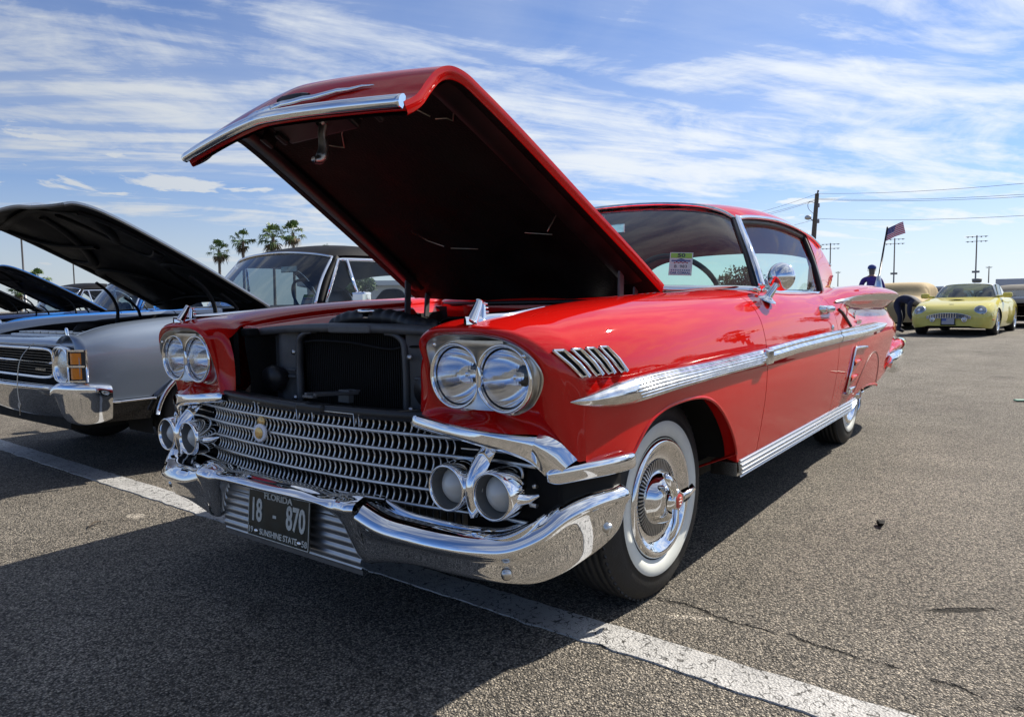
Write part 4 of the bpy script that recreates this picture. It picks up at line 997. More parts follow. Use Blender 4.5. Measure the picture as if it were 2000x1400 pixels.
# ------------------------------------------------------------------ wheels
def tyre_mat():
    m = mat('tyre_tread', (.020, .020, .020), .7, vary=.3, vscale=25); nt = m.node_tree; N = nt.nodes; L = nt.links; b = N['Principled BSDF']
    return m
def wheel(cx, cy, s, steer=0.0, zc=.326):
    root = Geo(); A = (0, 1, 0); O = (0, 0, 0)
    Rt = .334
    t = Geo(); prof = [(-.080, .190), (-.095, .225), (-.101, .265), (-.094, .300), (-.082, .318), (-.074, .3255)]
    for d0 in (-.062, -.038, -.012, .014, .040, .064):       # tread ribs and grooves
        prof += [(d0-.009, Rt-.002*abs(d0)/.06), (d0+.009, Rt-.002*abs(d0)/.06), (d0+.010, Rt-.009), (d0+.0125, Rt-.009)]
    prof = prof[:-2]
    prof += [(.078, .3245), (.086, .316), (.096, .300), (.1035, .270), (.1030, .2495), (.1045, .2490)]
    t.lathe(prof, O, A, 72)
    # lateral sipes on the shoulder ribs
    for k in range(72):
        a = 2*math.pi*k/72
        for d0 in (-.072, .073): t.box((math.cos(a)*.3285, d0, math.sin(a)*.3285), (.006, .016, .010), Matrix.Rotation(-a, 3, 'Y') @ Matrix.Rotation(.5, 3, 'X'))
    M = Matrix.Translation((cx, cy, zc)) @ Matrix.Rotation(steer, 4, 'Z') @ Matrix.Diagonal((1, s, 1, 1))
    def bld(gg, nm, mt, par):
        gg.xf(M)
        if s < 0: gg.F = [tuple(reversed(f)) for f in gg.F]
        return gg.build(nm, mt, par)
    T = bld(t, 'wheel', M_rubber, car)
    w = Geo(); w.lathe([(.1045, .2490), (.1065, .2465), (.1055, .222), (.1010, .202), (.0975, .1985)], O, A, 72); bld(w, 'whitewall', M_white, T)
    h = Geo(); h.lathe([(.090, .196), (.101, .1945), (.109, .188), (.111, .180), (.106, .170), (.094, .158), (.086, .146), (.083, .134), (.084, .126)], O, A, 72)
    h.lathe([(.0825, .126), (.0825, .090)], O, A, 72)
    h.lathe([(.086, .092), (.094, .090), (.102, .085), (.118, .078), (.132, .068), (.138, .056), (.140, .045)], O, A, 60); bld(h, 'wheel_cover', M_chrome, T)
    f = Geo()
    for k in range(60):
        a = 2*math.pi*k/60; f.box((math.cos(a)*.107, .0865, math.sin(a)*.107), (.034, .006, .0050), Matrix.Rotation(-a, 3, 'Y'))
    bld(f, 'cover_fins', M_alu, T)
    d = Geo(); d.lathe([(.0834, .1255), (.0834, .0905)], O, A, 48); bld(d, 'fin_band', M_blackm, T)
    sp_ = Geo(); sp_.lathe([(.138, .046), (.150, .044), (.162, .036), (.166, .031), (.163, .029)], O, A, 6, ref=(0, 0, 1))
    for k in range(3):
        a = R(52+120*k); c_, s_ = math.cos(a), math.sin(a); V = []
        for r, wd, yy, hh in ((.03, .024, .156, .012), (.070, .022, .162, .014), (.110, .019, .158, .012), (.128, .010, .150, .008)):
            for dw, dy in ((-wd, 0), (0, hh), (wd, 0), (0, -.006)): V.append((c_*r-s_*dw, yy+dy, s_*r+c_*dw))
        F = [(4*i+j, 4*i+(j+1) % 4, 4*i+4+(j+1) % 4, 4*i+4+j) for i in range(3) for j in range(4)]+[(12, 13, 14, 15)]
        sp_.add(V, F)
    sp2 = bld(sp_, 'spinner', M_chrome, T)
    cc = Geo(); cc.lathe([(.160, .030), (.163, .028), (.166, .016), (.167, .0004)], O, A, 28); bld(cc, 'hub_emblem', mat('red_emblem', (.50, .03, .02), .3, coat=1) if 'red_emblem' not in bpy.data.materials else bpy.data.materials['red_emblem'], T)
    e = Geo(); 
    for dz, wd in ((.010, .012), (0, .018), (-.010, .012)): e.box((0, .1675, dz), (wd, .002, .003))
    bld(e, 'emblem_mark', M_platelet, T)
    return T
for cx in (0, -2.985):
    for s in (1, -1): wheel(cx, s*(.745 if cx == 0 else .700), s, R(-2) if cx == 0 else 0)
# ------------------------------------------------------------------ greenhouse
WB = np.array([(-.600, 0, 1.018), (-.606, .15, 1.018), (-.622, .30, 1.017), (-.655, .45, 1.015), (-.705, .58, 1.012), (-.775, .70, 1.009), (-.855, .79, 1.006), (-.935, .850, 1.003)])
WT = np.array([(-1.150, 0, 1.432), (-1.153, .12, 1.431), (-1.162, .24, 1.427), (-1.175, .34, 1.420), (-1.192, .44, 1.408), (-1.210, .52, 1.392), (-1.232, .585, 1.368), (-1.252, .632, 1.335)])
def mirr(A): return np.concatenate([A[::-1][:-1]*np.array([1, -1, 1]), A])
wb, wt = mirr(WB), mirr(WT)
def ws_rows(n=6):
    rows = []
    for t in np.linspace(0, 1, n):
        r = wb*(1-t)+wt*t; b = math.sin(math.pi*t); f = np.abs(r[:, 1])/.85
        r = r.copy(); r[:, 0] += b*(.035+.02*f); r[:, 1] += np.sign(r[:, 1])*b*.022*f**2; r[:, 2] += b*.012; rows.append(r)
    return np.array(rows)
WS = surf(ws_rows(), 4, 4); g = Geo(); g.grid(WS); g.build('windshield', M_glass, car)
# dark rubber and chrome around it
def ring_path(off): 
    return None
g = Geo(); P = WS[-1]+np.array([.012, 0, .004]); g.sweep(P, [(-.012, -.010), (.012, -.008), (.012, .010), (-.012, .012)], up=(0, 0, 1)); g.build('windshield_top_moulding', M_chrome2, car)
g = Geo(); P = WS[0]+np.array([.010, 0, -.004]); g.sweep(P, [(-.018, -.014), (.014, -.012), (.020, .0), (.010, .014), (-.010, .016)], up=(0, 0, 1)); g.build('windshield_base_moulding', M_chrome, car)
for s in (0, -1):
    P = WS[:, s]; sg = -1 if s == 0 else 1; g = Geo()
    g.sweep(P+np.array([-.004, sg*.004, 0]), [(-.024, -.010), (.016, -.010), (.024, .0), (.016, .012), (-.024, .012)], up=(-.8, sg*.6, 0)); g.build('windshield_pillar_moulding', M_chrome, car)
for s, j in ((-1, 6), (1, -7)):
    g = Geo(); g.sweep(WS[:, 0 if s < 0 else -1]*.86+WS[:, j]*.14+np.array([-.01, 0, 0]), [(-.018, -.006), (.018, -.006), (.018, .006), (-.018, .006)], up=(0, s, 0)); g.build('pillar_rubber', M_black, car)
# roof skin
RX = [None, -1.42, -1.75, -2.1, -2.42, -2.68, -2.90]
RY = np.array([0, .12, .24, .34, .44, .52, .585, .632])
RZc = {-1.42: [1.466, 1.465, 1.461, 1.454, 1.442, 1.426, 1.402, 1.362], -1.75: [1.480, 1.479, 1.475, 1.468, 1.456, 1.440, 1.416, 1.376], -2.1: [1.472, 1.471, 1.467, 1.460, 1.449, 1.433, 1.408, 1.366],
       -2.42: [1.440, 1.439, 1.435, 1.428, 1.416, 1.399, 1.372, 1.328], -2.68: [1.388, 1.387, 1.383, 1.375, 1.361, 1.341, 1.310, 1.262], -2.90: [1.315, 1.314, 1.309, 1.299, 1.282, 1.258, 1.222, 1.170]}
RW = {-1.42: 1.02, -1.75: 1.045, -2.1: 1.055, -2.42: 1.06, -2.68: 1.065, -2.90: 1.07}
rows = [wt+np.array([-.004, 0, .010])]
for x in RX[1:]:
    h = np.array([(x+.03*(y/.632)**2*(1 if x > -2.2 else -1), y*RW[x], z) for y, z in zip(RY, RZc[x])]); rows.append(mirr(h))
RF = surf(np.array(rows), 7, 5); g = Geo(); g.grid(RF); roof = g.build('roof', M_red, car)
g = Geo(); HL_ = RF+np.array([0, 0, -.035]); HL_[..., 1] *= .97; g.grid(HL_, flip=True); g.build('headliner', M_headliner, car)
# drip rail in chrome along each roof side and sails behind
for s in (0, -1):
    sg = -1 if s == 0 else 1; P = RF[:34, s]; g = Geo()
    g.sweep(P+np.array([0, sg*.006, -.004]), [(-.012, -.008), (.010, -.010), (.014, .002), (.004, .010), (-.012, .008)], up=(0, 0, 1)); g.build('drip_rail', M_chrome, car)
    g = Geo(); g.sweep(P+np.array([0, -sg*.012, -.030]), [(-.014, -.016), (.014, -.016), (.014, .020), (-.014, .020)], up=(0, 0, 1)); g.build('window_seal', M_black, car)
# sail panels (rear pillars)
def sail():
    top = RF[26:43, -1]; n = len(top); bx = np.linspace(-2.30, -2.98, n); g = Geo(); K = []
    for i, p in enumerate(top):
        xb = bx[i]; yb = np.interp(-xb, [2.3, 2.7, 3.0], [.775, .705, .655]); zb = np.interp(-xb, [2.3, 2.7, 3.0], [.985, .998, 1.005]); b = np.array([xb, yb, zb])
        K.append([p, p*.6+b*.4+np.array([0, .018, 0]), b+np.array([0, .004, .02]), b])
    D = surf(np.array(K), 2, 6); g.grid(D, flip=True); g.grid(np.stack([D[0], D[0]+np.array([0, -.05, 0])])); return g
pair(sail(), 'rear_pillar', M_red, car)
g = Geo(); t0 = RF[26, -1]; P = spl(np.array([t0+np.array([.02, -.012, -.01]), (-2.30, .715, 1.20), (-2.285, .755, 1.08), (-2.28, .778, .985)]), 8); g.sweep(P, [(-.026, -.012), (.020, -.012), (.024, .010), (-.026, .012)], up=(0, 1, 0)); pair(g, 'rear_window_post', M_black, car)
# rear window
bt = RF[-1]; bb = mirr(np.array([(-3.22, 0, 1.02), (-3.215, .12, 1.02), (-3.20, .24, 1.02), (-3.18, .34, 1.018), (-3.14, .44, 1.014), (-3.09, .52, 1.01), (-3.04, .60, 1.006), (-2.98, .655, 1.004)])); bb = spl(bb, 5)
g = Geo(); g.grid(surf(np.array([bt, .5*(bt+bb)+np.array([-.04, 0, .03]), bb]), 5, 1)); g.build('rear_window', M_glass, car)
g = Geo(); g.sweep(bb, [(-.012, -.01), (.012, -.01), (.012, .01), (-.012, .01)]); g.sweep(bt, [(-.012, -.01), (.012, -.01), (.012, .01), (-.012, .01)]); g.build('rear_window_moulding', M_chrome, car)
g = Geo(); xs_ = np.linspace(-2.98, -3.3, 6); g.grid(np.array([[(x, y, .985+.02*(1-abs(y)/.7)) for y in np.linspace(-.72, .72, 9)] for x in np.linspace(-2.35, -3.2, 9)])); g.build('rear_deck', M_red, car)
# side windows: vent frame, glass
for s in (1, -1):
    a0 = WS[0, -1]; a1 = WS[-1, -1]
    g = Geo(); lo = np.array([a0[0]-.060, a0[1]-.004, .985]); hi = np.array([a1[0]-.045, a1[1]+.006, a1[2]-.012]); P = np.array([lo+(hi-lo)*t+np.array([0, .012*math.sin(math.pi*t), 0]) for t in np.linspace(0, 1, 10)])
    g.sweep(P, [(-.026, -.006), (.024, -.008), (.026, .006), (-.024, .008)], up=(.3, 1, 0)); gg = g if s > 0 else g.mir(); gg.build('vent_window_frame', M_chrome2, car)
    # narrow glass strip and main pane
    top = RF[2:27, -1]+np.array([0, -.01, -.03]); xb = np.linspace(-1.02, -2.28, len(top)); bo_ = np.stack([xb, np.interp(-xb, [1.0, 1.4, 2.28], [.838, .815, .775]), np.full(len(top), .985)], 1)
    g = Geo(); g.grid(np.array([top, .5*(top+bo_)+np.array([0, .016, 0]), bo_])); (g if s > 0 else g.mir()).build('side_window', M_glass2, car)
    g = Geo(); g.sweep(bo_+np.array([0, .01, .006]), [(-.008, -.010), (.010, -.010), (.010, .006), (-.006, .010)]); (g if s > 0 else g.mir()).build('belt_moulding', M_chrome, car)
# cowl: red top with vent slot, firewall top in red
g = Geo(); K = []
for y in np.linspace(-.84, .84, 25):
    i = np.argmin(abs(WS[0][:, 1]-y)); xw = WS[0][i, 0]+.02; xf = xw+.13 if abs(y) < .64 else xw+.04; k = abs(y)/.84
    K.append([(xw-.03, y, 1.003), (xw+.01, y, 1.0), (xf, y, .985-.004*k), (xf+.012, y, .972), (xf+.014, y, .90)])
g.grid(surf(np.array(K), 2, 3), flip=True); g.build('cowl', M_red, car)
g = Geo()
for k in range(60):
    y = -.58+k*.0197; i = np.argmin(abs(WS[0][:, 1]-y)); g.box((WS[0][i, 0]+.085, y, .9985), (.05, .008, .004))
g.build('cowl_vent', M_blackm, car)
g = Geo(); P = [(WS[0][i, 0]+.155, WS[0][i, 1], .962) for i in range(12, WS.shape[1]-12)]; g.sweep(P, [(-.01, -.012), (.012, -.012), (.014, .008), (-.01, .012)]); g.build('cowl_seal', M_black, car)
for y in (-.49, .49):
    g = Geo(); g.lathe([(0, .016), (.014, .013), (.018, .006), (.019, .0004)], (-.585, y, .995), (.2, 0, 1), 14); g.tube([(-.585, y, 1.012), (-.66, y-.06, 1.035), (-.72, y-.18, 1.045)], .004, 6); g.tube([(-.66, y-.18*0-.02, 1.036), (-.70, y-.30, 1.04)], .005, 6); g.build('wiper', M_chrome, car)

# ------------------------------------------------------------------ inside
g = Geo(); g.grid(np.array([[(x, y, z) for y in np.linspace(-.80, .80, 17)] for x, z in ((-.62, 1.0), (-.80, 1.015), (-.95, 1.005), (-1.0, .97), (-1.0, .80))])); g.build('dashboard', M_darkred, car)
g = Geo(); P = [( -1.02+.0, .38+.0, 0)]; cyc = []
SWc = np.array([-1.08, .42, 1.00]); ax = np.array([-.80, 0, .60]); e1 = np.array([0, 1., 0]); e2 = np.cross(ax, e1); e2 = e2 if e2[2] > 0 else -e2
cyc = [SWc+.205*(math.cos(a)*e1+math.sin(a)*e2) for a in np.linspace(0, 2*math.pi, 49)]; g.tube(cyc, .0125, 10, caps=False); g.tube([SWc+.2*e1, SWc-.02*ax, SWc-.2*e1], .010, 8); g.tube([SWc, SWc-ax*.3], .03, 10); g.build('steering_wheel', M_black, car)
for sx, nm in ((-1.75, 'front_seat'), (-2.55, 'rear_seat')):
    g = Geo(); K = []
    for y in np.linspace(-.68, .68, 15):
        e_ = (abs(y)/.68)**6; K.append([(sx+.42, y, .55), (sx+.42, y, .66-.03*e_), (sx+.1, y, .66), (sx+.02, y, .70), (sx-.08, y, .95-.05*e_), (sx-.12, y, 1.01-.06*e_), (sx-.18, y, 1.0-.06*e_), (sx-.20, y, .8), (sx-.2, y, .5)])
    g.grid(surf(np.array(K), 2, 3)); g.build(nm, M_seat, car)
for s in (1, -1):
    g = Geo(); g.grid(np.array([[(x, s*(.79 if x > -1.9 else .73), z) for z in (.95, .60, .40)] for x in np.linspace(-.95, -2.9, 10)])); g.build('door_trim', M_interior, car)
g = Geo(); g.tube([(-1.12, 0, 1.40), (-1.16, 0, 1.345)], .006, 6); g.box((-1.17, 0, 1.33), (.012, .20, .05), bev=.006); g.build('rear_view_mirror', M_chrome2, car)

# ------------------------------------------------------------------ door mirror and handle
g = Geo(); g.lathe([(0, .040), (.006, .038), (.012, .022), (.018, .016)], (-.86, .905, .955), (0, .45, 1), 20, ref=(1, 0, 0)); g.tube(spl(np.array([(-.86, .910, .965), (-.875, .928, 1.0), (-.90, .94, 1.035)]), 6), np.linspace(.017, .010, 13), 12)
g.lathe([(-.045, .002), (-.041, .018), (-.031, .037), (-.016, .051), (.0, .057), (.006, .058), (.010, .057), (.011, .053), (.010, .002)], (-.915, .945, 1.050), (-1, .10, 0), 36)
g.build('mirror', M_chrome, door_l)
for s, par in ((1, door_l), (-1, door_r)):
    g = Geo(); yb = body_y(-1.62, .905)
    g.box((-1.66, s*(yb+.030), .906), (.15, .016, .024), bev=.007); g.lathe([(0, .020), (.03, .017)], (-1.60, s*(yb-.004), .906), (0, s, 0), 16, cap1=True); g.lathe([(0, .018), (.03, .016)], (-1.735, s*(yb-.006), .906), (0, s, 0), 16, cap1=True); g.lathe([(.028, .011), (.040, .011), (.042, .0004)], (-1.60, s*yb, .906), (0, s, 0), 14); g.build('door_handle', M_chrome, par)
    g = Geo(); g.lathe([(0, .013), (.006, .012), (.008, .004), (.008, .0003)], (-1.70, s*(body_y(-1.70, .815)), .815), (0, s, .1), 14); g.build('door_lock', M_chrome, par)

# ------------------------------------------------------------------ rear quarter chrome
def gull():
    g = Geo(); K = []
    X = np.concatenate([np.linspace(-1.93, -2.4, 10), np.linspace(-2.5, -3.83, 14)])
    for x in X:
        C_ = section(x); j7 = 7*MJ; j8 = 8*MJ; t = np.clip((-1.93-x)/.45, 0, 1); w = .35+.65*t
        idx = np.linspace(j7+.3, j7+6.0*w, 9); r = at_idx(C_, idx); N_ = np.zeros_like(r); N_[:, 1] = .010; N_[:, 2] = -.001
        endk = np.clip((x+3.9)/.35, .25, 1); r = r+N_; r[-1] += np.array([0, -.006, .004]); K.append(r)
    g.grid(surf(np.array(K), 2, 2), flip=True); g.grid(np.array([np.array(K)[:, -1], np.array(K)[:, -1]+np.array([0, -.03, 0])])); return g
pair(gull(), 'gull_wing_trim', M_brush, car)
g = Geo(); P = [(x, body_y(x, z)+.004, z) for x, z in spl(np.array([(-1.925, .902), (-1.98, .885), (-2.06, .855), (-2.13, .825), (-2.165, .806)]), 5)]; g.tube(P, .006, 6); pair(g, 'cove_edge', M_black, car)
# mock scoop bars on the lower quarter
g = Geo(); P = [(x, body_y(x, z)+.006, z) for x, z in ((-2.50, .672), (-2.34, .680), (-2.185, .684), (-2.17, .672), (-2.13, .56), (-2.10, .45), (-2.13, .436), (-2.24, .432))]; g.tube(P, .008, 8); pair(g, 'scoop_trim', M_chrome, car)
for z_, x_ in ((.60, -2.16), (.515, -2.13), (.447, -2.11)):
    g = Geo(); P = [(x_-d, body_y(x_-d, z_)+.004, z_+.02*d) for d in (0, .06, .14, .24)]; g.tube(P, [.016, .015, .011, .002], 8); pair(g, 'scoop_blade', M_chrome if z_ < .5 else M_red, car)
# rear wheel skirt seam and lip
g = Geo(); P = [(x, body_y(x, z)+.002, z) for x, z in spl(np.array([(-2.33, .405), (-2.45, .50), (-2.60, .585), (-2.78, .625), (-2.95, .60), (-3.06, .54), (-3.11, .46), (-3.11, .40)]), 6)]; g.tube(P, .0013, 6); pair(g, 'skirt_seam', M_black, car)
g = Geo(); P = [(x, .934, z) for x, z in spl(np.array([(-2.62, .408), (-2.75, .414), (-2.95, .402), (-3.12, .382)]), 6)]; g.tube(P, .008, 8, flat=1.1); pair(g, 'skirt_lip', M_red, car)
# script and crossed-flag badge
g = Geo()
for k in range(6): g.box((-2.39-.022*k, body_y(-2.45, .815)+.004, .817+.004*(k % 2)), (.014, .006, .020+.01*(k % 3 == 0)), bev=.002)
for a, dz in ((.6, .855), (-.4, .862), (.1, .85)): g.box((-2.40+.02*a, body_y(-2.40, .855)+.006, dz), (.008, .006, .05), Matrix.Rotation(a, 3, 'Y'), .002)
pair(g, 'quarter_badge', M_chrome, car)
# rear bumper ends
g = Geo(); K = []
for (x, y), zt, zb in (((-3.62, .935), .555, .43), ((-3.8, .955), .57, .40), ((-4.05, .945), .58, .385), ((-4.28, .90), .585, .385), ((-4.42, .80), .58, .40), ((-4.48, .5), .56, .42), ((-4.49, 0), .55, .43)):
    n = np.array([-.0, 1.]) if x > -4.2 else (np.array([-.7, .7]) if y > .6 else np.array([-1., 0.])); K.append([(x+n[0]*o, y+n[1]*o, z) for o, z in ((-.06, zt-.01), (-.02, zt), (.012, zt-.03), (.016, (zt+zb)/2), (.0, zb+.02), (-.03, zb))])
g.grid(surf(np.array(K), 6, 5)); pair(g, 'rear_bumper', M_chrome, car)
g = Geo(); g.tube([(-3.56, body_y(-3.56, .58)-.006, .568), (-3.75, .925, .585), (-3.95, .925, .60), (-4.12, .915, .60)], [.004, .026, .036, .040], 14); pair(g, 'rear_bullet', M_red, car)
g = Geo(); g.tube([(-4.12, .915, .60), (-4.20, .91, .60), (-4.30, .90, .60), (-4.38, .885, .60)], [.042, .046, .044, .028], 14); pair(g, 'bullet_cap', M_chrome, car)
# antenna mast on the quarter top
ab = (-3.90, .80, 1.012); g = Geo(); g.lathe([(0, .030), (.02, .029), (.07, .020), (.11, .012), (.115, .005)], ab, (-.05, 0, 1), 16); g.build('antenna_base', M_chrome2, car)
g = Geo(); g.tube([(-3.905, .80, 1.10), (-4.0, .80, 1.30), (-4.205, .80, 1.51)], [.0075, .006, .005], 8)
g = Geo(); g.tube([(-3.905, .80, 1.10), (-4.06, .80, 1.31), (-4.215, .80, 1.512)], [.0080, .0068, .0055], 8); g.build('antenna_mast', M_black, car)
# ------------------------------------------------------------------ the small flag on the mast
def flag():
    P0 = np.array([-4.21, .80, 1.500]); P1 = np.array([-4.130, .80, 1.395])     # along the mast, top to bottom
    U = np.array([-.03, .125, .040]); nx, ny = 27, 27
    def pt(u, v):
        w = .030*math.sin(u*5.5+v*1.2)*u; return P0+(P1-P0)*v+U*u+np.array([.15*w, .9*w, .25*w])+np.array([0, 0, -.015*u*u])+np.array([0,0,.03*u])
    wh = Geo(); rd = Geo(); bl = Geo()
    th = np.array([0, .0007, 0])
    for k in range(13):
        tgt = rd if k % 2 == 0 else wh; u0 = .42 if k < 7 else 0
        for sgn in (0,):
            G_ = np.array([[pt(u, (k+t)/13) for u in np.linspace(u0, 1, 16)] for t in (0, 1)]); tgt.grid(G_)
    bl.grid(np.array([[pt(u, v) for u in np.linspace(0, .42, 8)] for v in np.linspace(0, 7/13, 8)]))
    st = Geo()
    for r in range(5):
        for c_ in range(6):
            u, v = .04+.068*c_, .045+.108*r
            for e in (1, -1): st.add([pt(u+du*.016, v+dv*.022)+e*np.array([0, .0012, 0]) for du, dv in ((-1, 0), (0, -1), (1, 0), (0, 1))], [(0, 1, 2, 3)], True)
    fl = wh.build('flag', mat('white_cloth', (.72, .70, .70), .85)); tag(fl, 'small stars and stripes flag flying from the red coupe antenna', 'flag')
    rd.build('red_stripes', mat('red_cloth', (.42, .03, .05), .85), fl); c = bl.build('canton', mat('blue_cloth', (.05, .07, .20), .85), fl); st.build('stars', mat('star_white', (.75, .75, .78), .85), c)
flag()
# ------------------------------------------------------------------ entry cards behind windshields
def card(name, org, xa, ya, w, h, label, number):
    Mc = frame(org, xa, ya); g = Geo(); g.box((0, 0, 0), (w, h, .0015), bev=.0005); o = g.xf(Mc).build(name, M_paper); tag(o, label, 'card', 'show entry cards behind windshields')
    s = h/.12
    def add(gg, nm, mt): gg.xf(Mc).build(nm, mt, o)
    b = Geo(); b.box((0, h*.36, .0012), (w*.92, h*.22, .0008)); add(b, 'green_band', M_greenink)
    t = text_geo('50', .030*s, (1.2, .9), .0008, 'CENTER', .0003); t.xf(Matrix.Translation((0, h*.36, .0022))); add(t, 'number', M_ink)
    b = Geo(); b.box((0, h*.13, .0012), (w*.82, h*.07, .0006)); b.add([(-w*.2, h*.17, .0012), (w*.2, h*.17, .0012), (0, h*.24, .0012)], [(0, 1, 2)], True); add(b, 'emblem_print', M_inkblue)
    b = Geo()
    for k in range(7): b.box(((-.27+.09*k)*w, h*.04+.004*s*(k % 2), .0012), (w*.075, h*.045, .0006))
    add(b, 'script_print', M_inkred)
    if number:
        t = text_geo(number, .021*s, (1.1, 1), 0, 'CENTER', .0003); t.xf(Matrix.Translation((0, -h*.12, .0014))); add(t, 'entry_number', M_ink)
    t = text_geo('CAR CORRAL', .0155*s, (.98, 1), .0006, 'CENTER', .0003); t.xf(Matrix.Translation((0, -h*.40, .0014))); add(t, 'corral_print', M_inkblue)
    b = Geo()
    for k in range(9): b.box(((-.38+.095*k)*w, -h*.28, .0012), (w*.06, h*.055, .0006))
    add(b, 'small_print', M_inkblue)
    return o
card('entry_card', (-.835, .545, 1.118), (-.34, .94, -.05), (-.42, -.12, .90), .098, .112, 'white entry card numbered 50 in the red coupe windshield', 'B  983')
# ------------------------------------------------------------------ silver muscle car beside it (and the blue one further along)
M_silver = paint_mat('silver_metallic', (.21, .255, .325)); M_silver.node_tree.nodes['Principled BSDF'].inputs['Metallic'].default_value = .55; M_silver.node_tree.nodes['Principled BSDF'].inputs['Roughness'].default_value = .38
M_blue = paint_mat('blue_metallic', (.02, .13, .42))
M_blackpaint = paint_mat('black_paint', (.008, .008, .009))
M_vinyl = mat('black_vinyl', (.008, .008, .009), .6, spec=.18, vary=.2, vscale=20, bump=.15, bscale=400)
Y0 = -3.18
def muscle_car():
    root = empty('muscle_car', (-1.6, Y0, 0), 'silver muscle car with black vinyl roof and raised hood beside the red coupe', 'car')
    def B(g, nm, mt, par=root, both=False, **k):
        outs = []
        for s in ((1, -1) if both else (1,)):
            q = g if s > 0 else g.mir(); h = Geo(); h.V = [(v[0], v[1]+Y0, v[2]) for v in q.V]; h.F = q.F; h.flat = q.flat; h.mi = q.mi; outs.append(h.build(nm, mt, par, **k))
        return outs if both else outs[0]
    K = {   # station: (y, z) down the side
     .43: [(.66, .775), (.70, .800), (.775, .822), (.835, .820), (.880, .790), (.900, .730), (.905, .650), (.900, .550), (.895, .46), (.88, .34)],
     .30: [(.68, .815), (.72, .840), (.790, .866), (.855, .860), (.900, .822), (.922, .745), (.926, .650), (.916, .550), (.905, .46), (.885, .34)],
     .00: [(.71, .860), (.74, .880), (.800, .905), (.860, .900), (.908, .855), (.934, .760), (.938, .650), (.928, .550), (.915, .46), (.890, .33)],
     -.5: [(.73, .885), (.76, .905), (.810, .926), (.866, .918), (.912, .870), (.938, .770), (.942, .650), (.932, .550), (.918, .46), (.890, .32)],
     -1.0: [(.74, .900), (.77, .922), (.815, .945), (.868, .938), (.914, .880), (.940, .775), (.944, .650), (.934, .550), (.918, .46), (.890, .30)],
     -1.9: [(.74, .915), (.77, .938), (.815, .962), (.868, .955), (.914, .895), (.940, .785), (.944, .650), (.934, .550), (.918, .46), (.890, .30)],
     -2.6: [(.70, .940), (.74, .965), (.800, .990), (.862, .985), (.914, .915), (.944, .795), (.948, .650), (.936, .550), (.918, .46), (.890, .30)],
     -3.6: [(.62, .930), (.68, .955), (.760, .975), (.830, .965), (.888, .905), (.918, .790), (.922, .650), (.912, .550), (.898, .46), (.870, .34)],
     -4.2: [(.55, .900), (.62, .920), (.700, .935), (.770, .925), (.825, .870), (.850, .770), (.855, .650), (.848, .550), (.838, .46), (.81, .38)]}
    X = sorted(K, reverse=True); KD = np.array([[(x, y, z) for y, z in K[x]] for x in X]); mj = 6
    D = spl(spl(KD.transpose(1, 0, 2), mj).transpose(1, 0, 2), 20); jz = 8*mj
    def arch(x, cx, r=.425, zc=.30):
        d = abs(x-cx); return zc+math.sqrt(max(0, r*r-d*d))*.82 if d < r else 0
    def rows(x0, x1, n):
        xd = D[:, 0, 0]; out = []
        for x in np.linspace(x0, x1, n):
            f = np.interp(-x, -xd, np.arange(len(xd))); i = min(int(f), len(xd)-2); t = f-i; C = D[i]*(1-t)+D[i+1]*t
            zb = max(arch(x, -.33), arch(x, -3.17)); z = C[:, 2]; j5 = 4*mj
            if zb > z[-1]:
                k = np.interp(-zb, -z[j5:], np.arange(len(z)-j5)); C2 = C.copy(); C2[j5:] = at_idx(C, j5+np.linspace(0, k, len(z)-j5)); C = C2
            out.append(C)
        return np.array(out)
    for nm, x0, x1, n in (('fender', .43, -.945, 110), ('door', -.955, -2.25, 30), ('quarter_panel', -2.26, -4.2, 90)):
        G = rows(x0, x1, n); g = Geo(); g.grid(G, flip=True)
        # lower body in black below the trim line
        for i in range(len(g.F)):
            c = np.mean([g.V[v][2] for v in g.F[i]]); g.mi[i] = 1 if c < .458 else 0
        flange(g, G, .03, 'ud')
        A = G[:, -1]; g.grid(np.stack([A, A+np.array([0, -.06, .01])]), m=1)
        B(g, nm, [M_silver, M_blackpaint], both=True)
    # trim line and arch lip
    g = Geo(); xs_ = np.linspace(.33, .085, 12); g.tube([(x, .918+.012*(x < .3), .452) for x in xs_], .007, 6); B(g, 'body_trim', M_chrome, both=True)
    g = Geo(); a = np.linspace(.16, math.pi-.16, 30); P = [(-.33+.425*math.cos(t), .945, .30+.425*.82*math.sin(t)) for t in a]; g.tube(P, .011, 8, flat=1.3); B(g, 'arch_trim', M_chrome, both=True)
    # header panel and front corner
    g = Geo(); Kf = []
    for y in np.linspace(-.86, .86, 25):
        a = abs(y); xo = .475-.02*(a/.86)**2; Kf.append([(.25, y, .80+.01*math.cos(y)), (.40, y, .800), (xo-.012, y, .785), (xo, y, .765), (xo-.01, y, .748), (xo-.06, y, .742)])
    g.grid(surf(np.array(Kf), 1, 3), flip=True); B(g, 'header_panel', M_silver)
    g = Geo(); G = rows(.43, .429, 2)[0]; fx = np.array([.455, 0, 0]); inner = G.copy(); inner[:, 1] -= .04; inner[:, 0] = .47; inner2 = inner.copy(); inner2[:, 1] = np.minimum(inner2[:, 1], .80); inner2[:, 0] = .475
    msk_ = slice(0, 46); g.grid(np.stack([G[msk_], .5*(G+inner)[msk_]+np.array([.014, .008, 0]), inner[msk_]]), flip=True); B(g, 'fender_cap', M_silver, both=True)
    # marker lamp in the corner: chrome bezel with two amber lenses
    g = Geo()
    for z0, z1 in ((.575, .583), (.654, .664), (.738, .748)): g.grid(np.array([[(.492-.075*max(0, k-.45), .812+.112*k, z) for k in np.linspace(0, 1, 7)] for z in (z0, z1)]), flip=True)
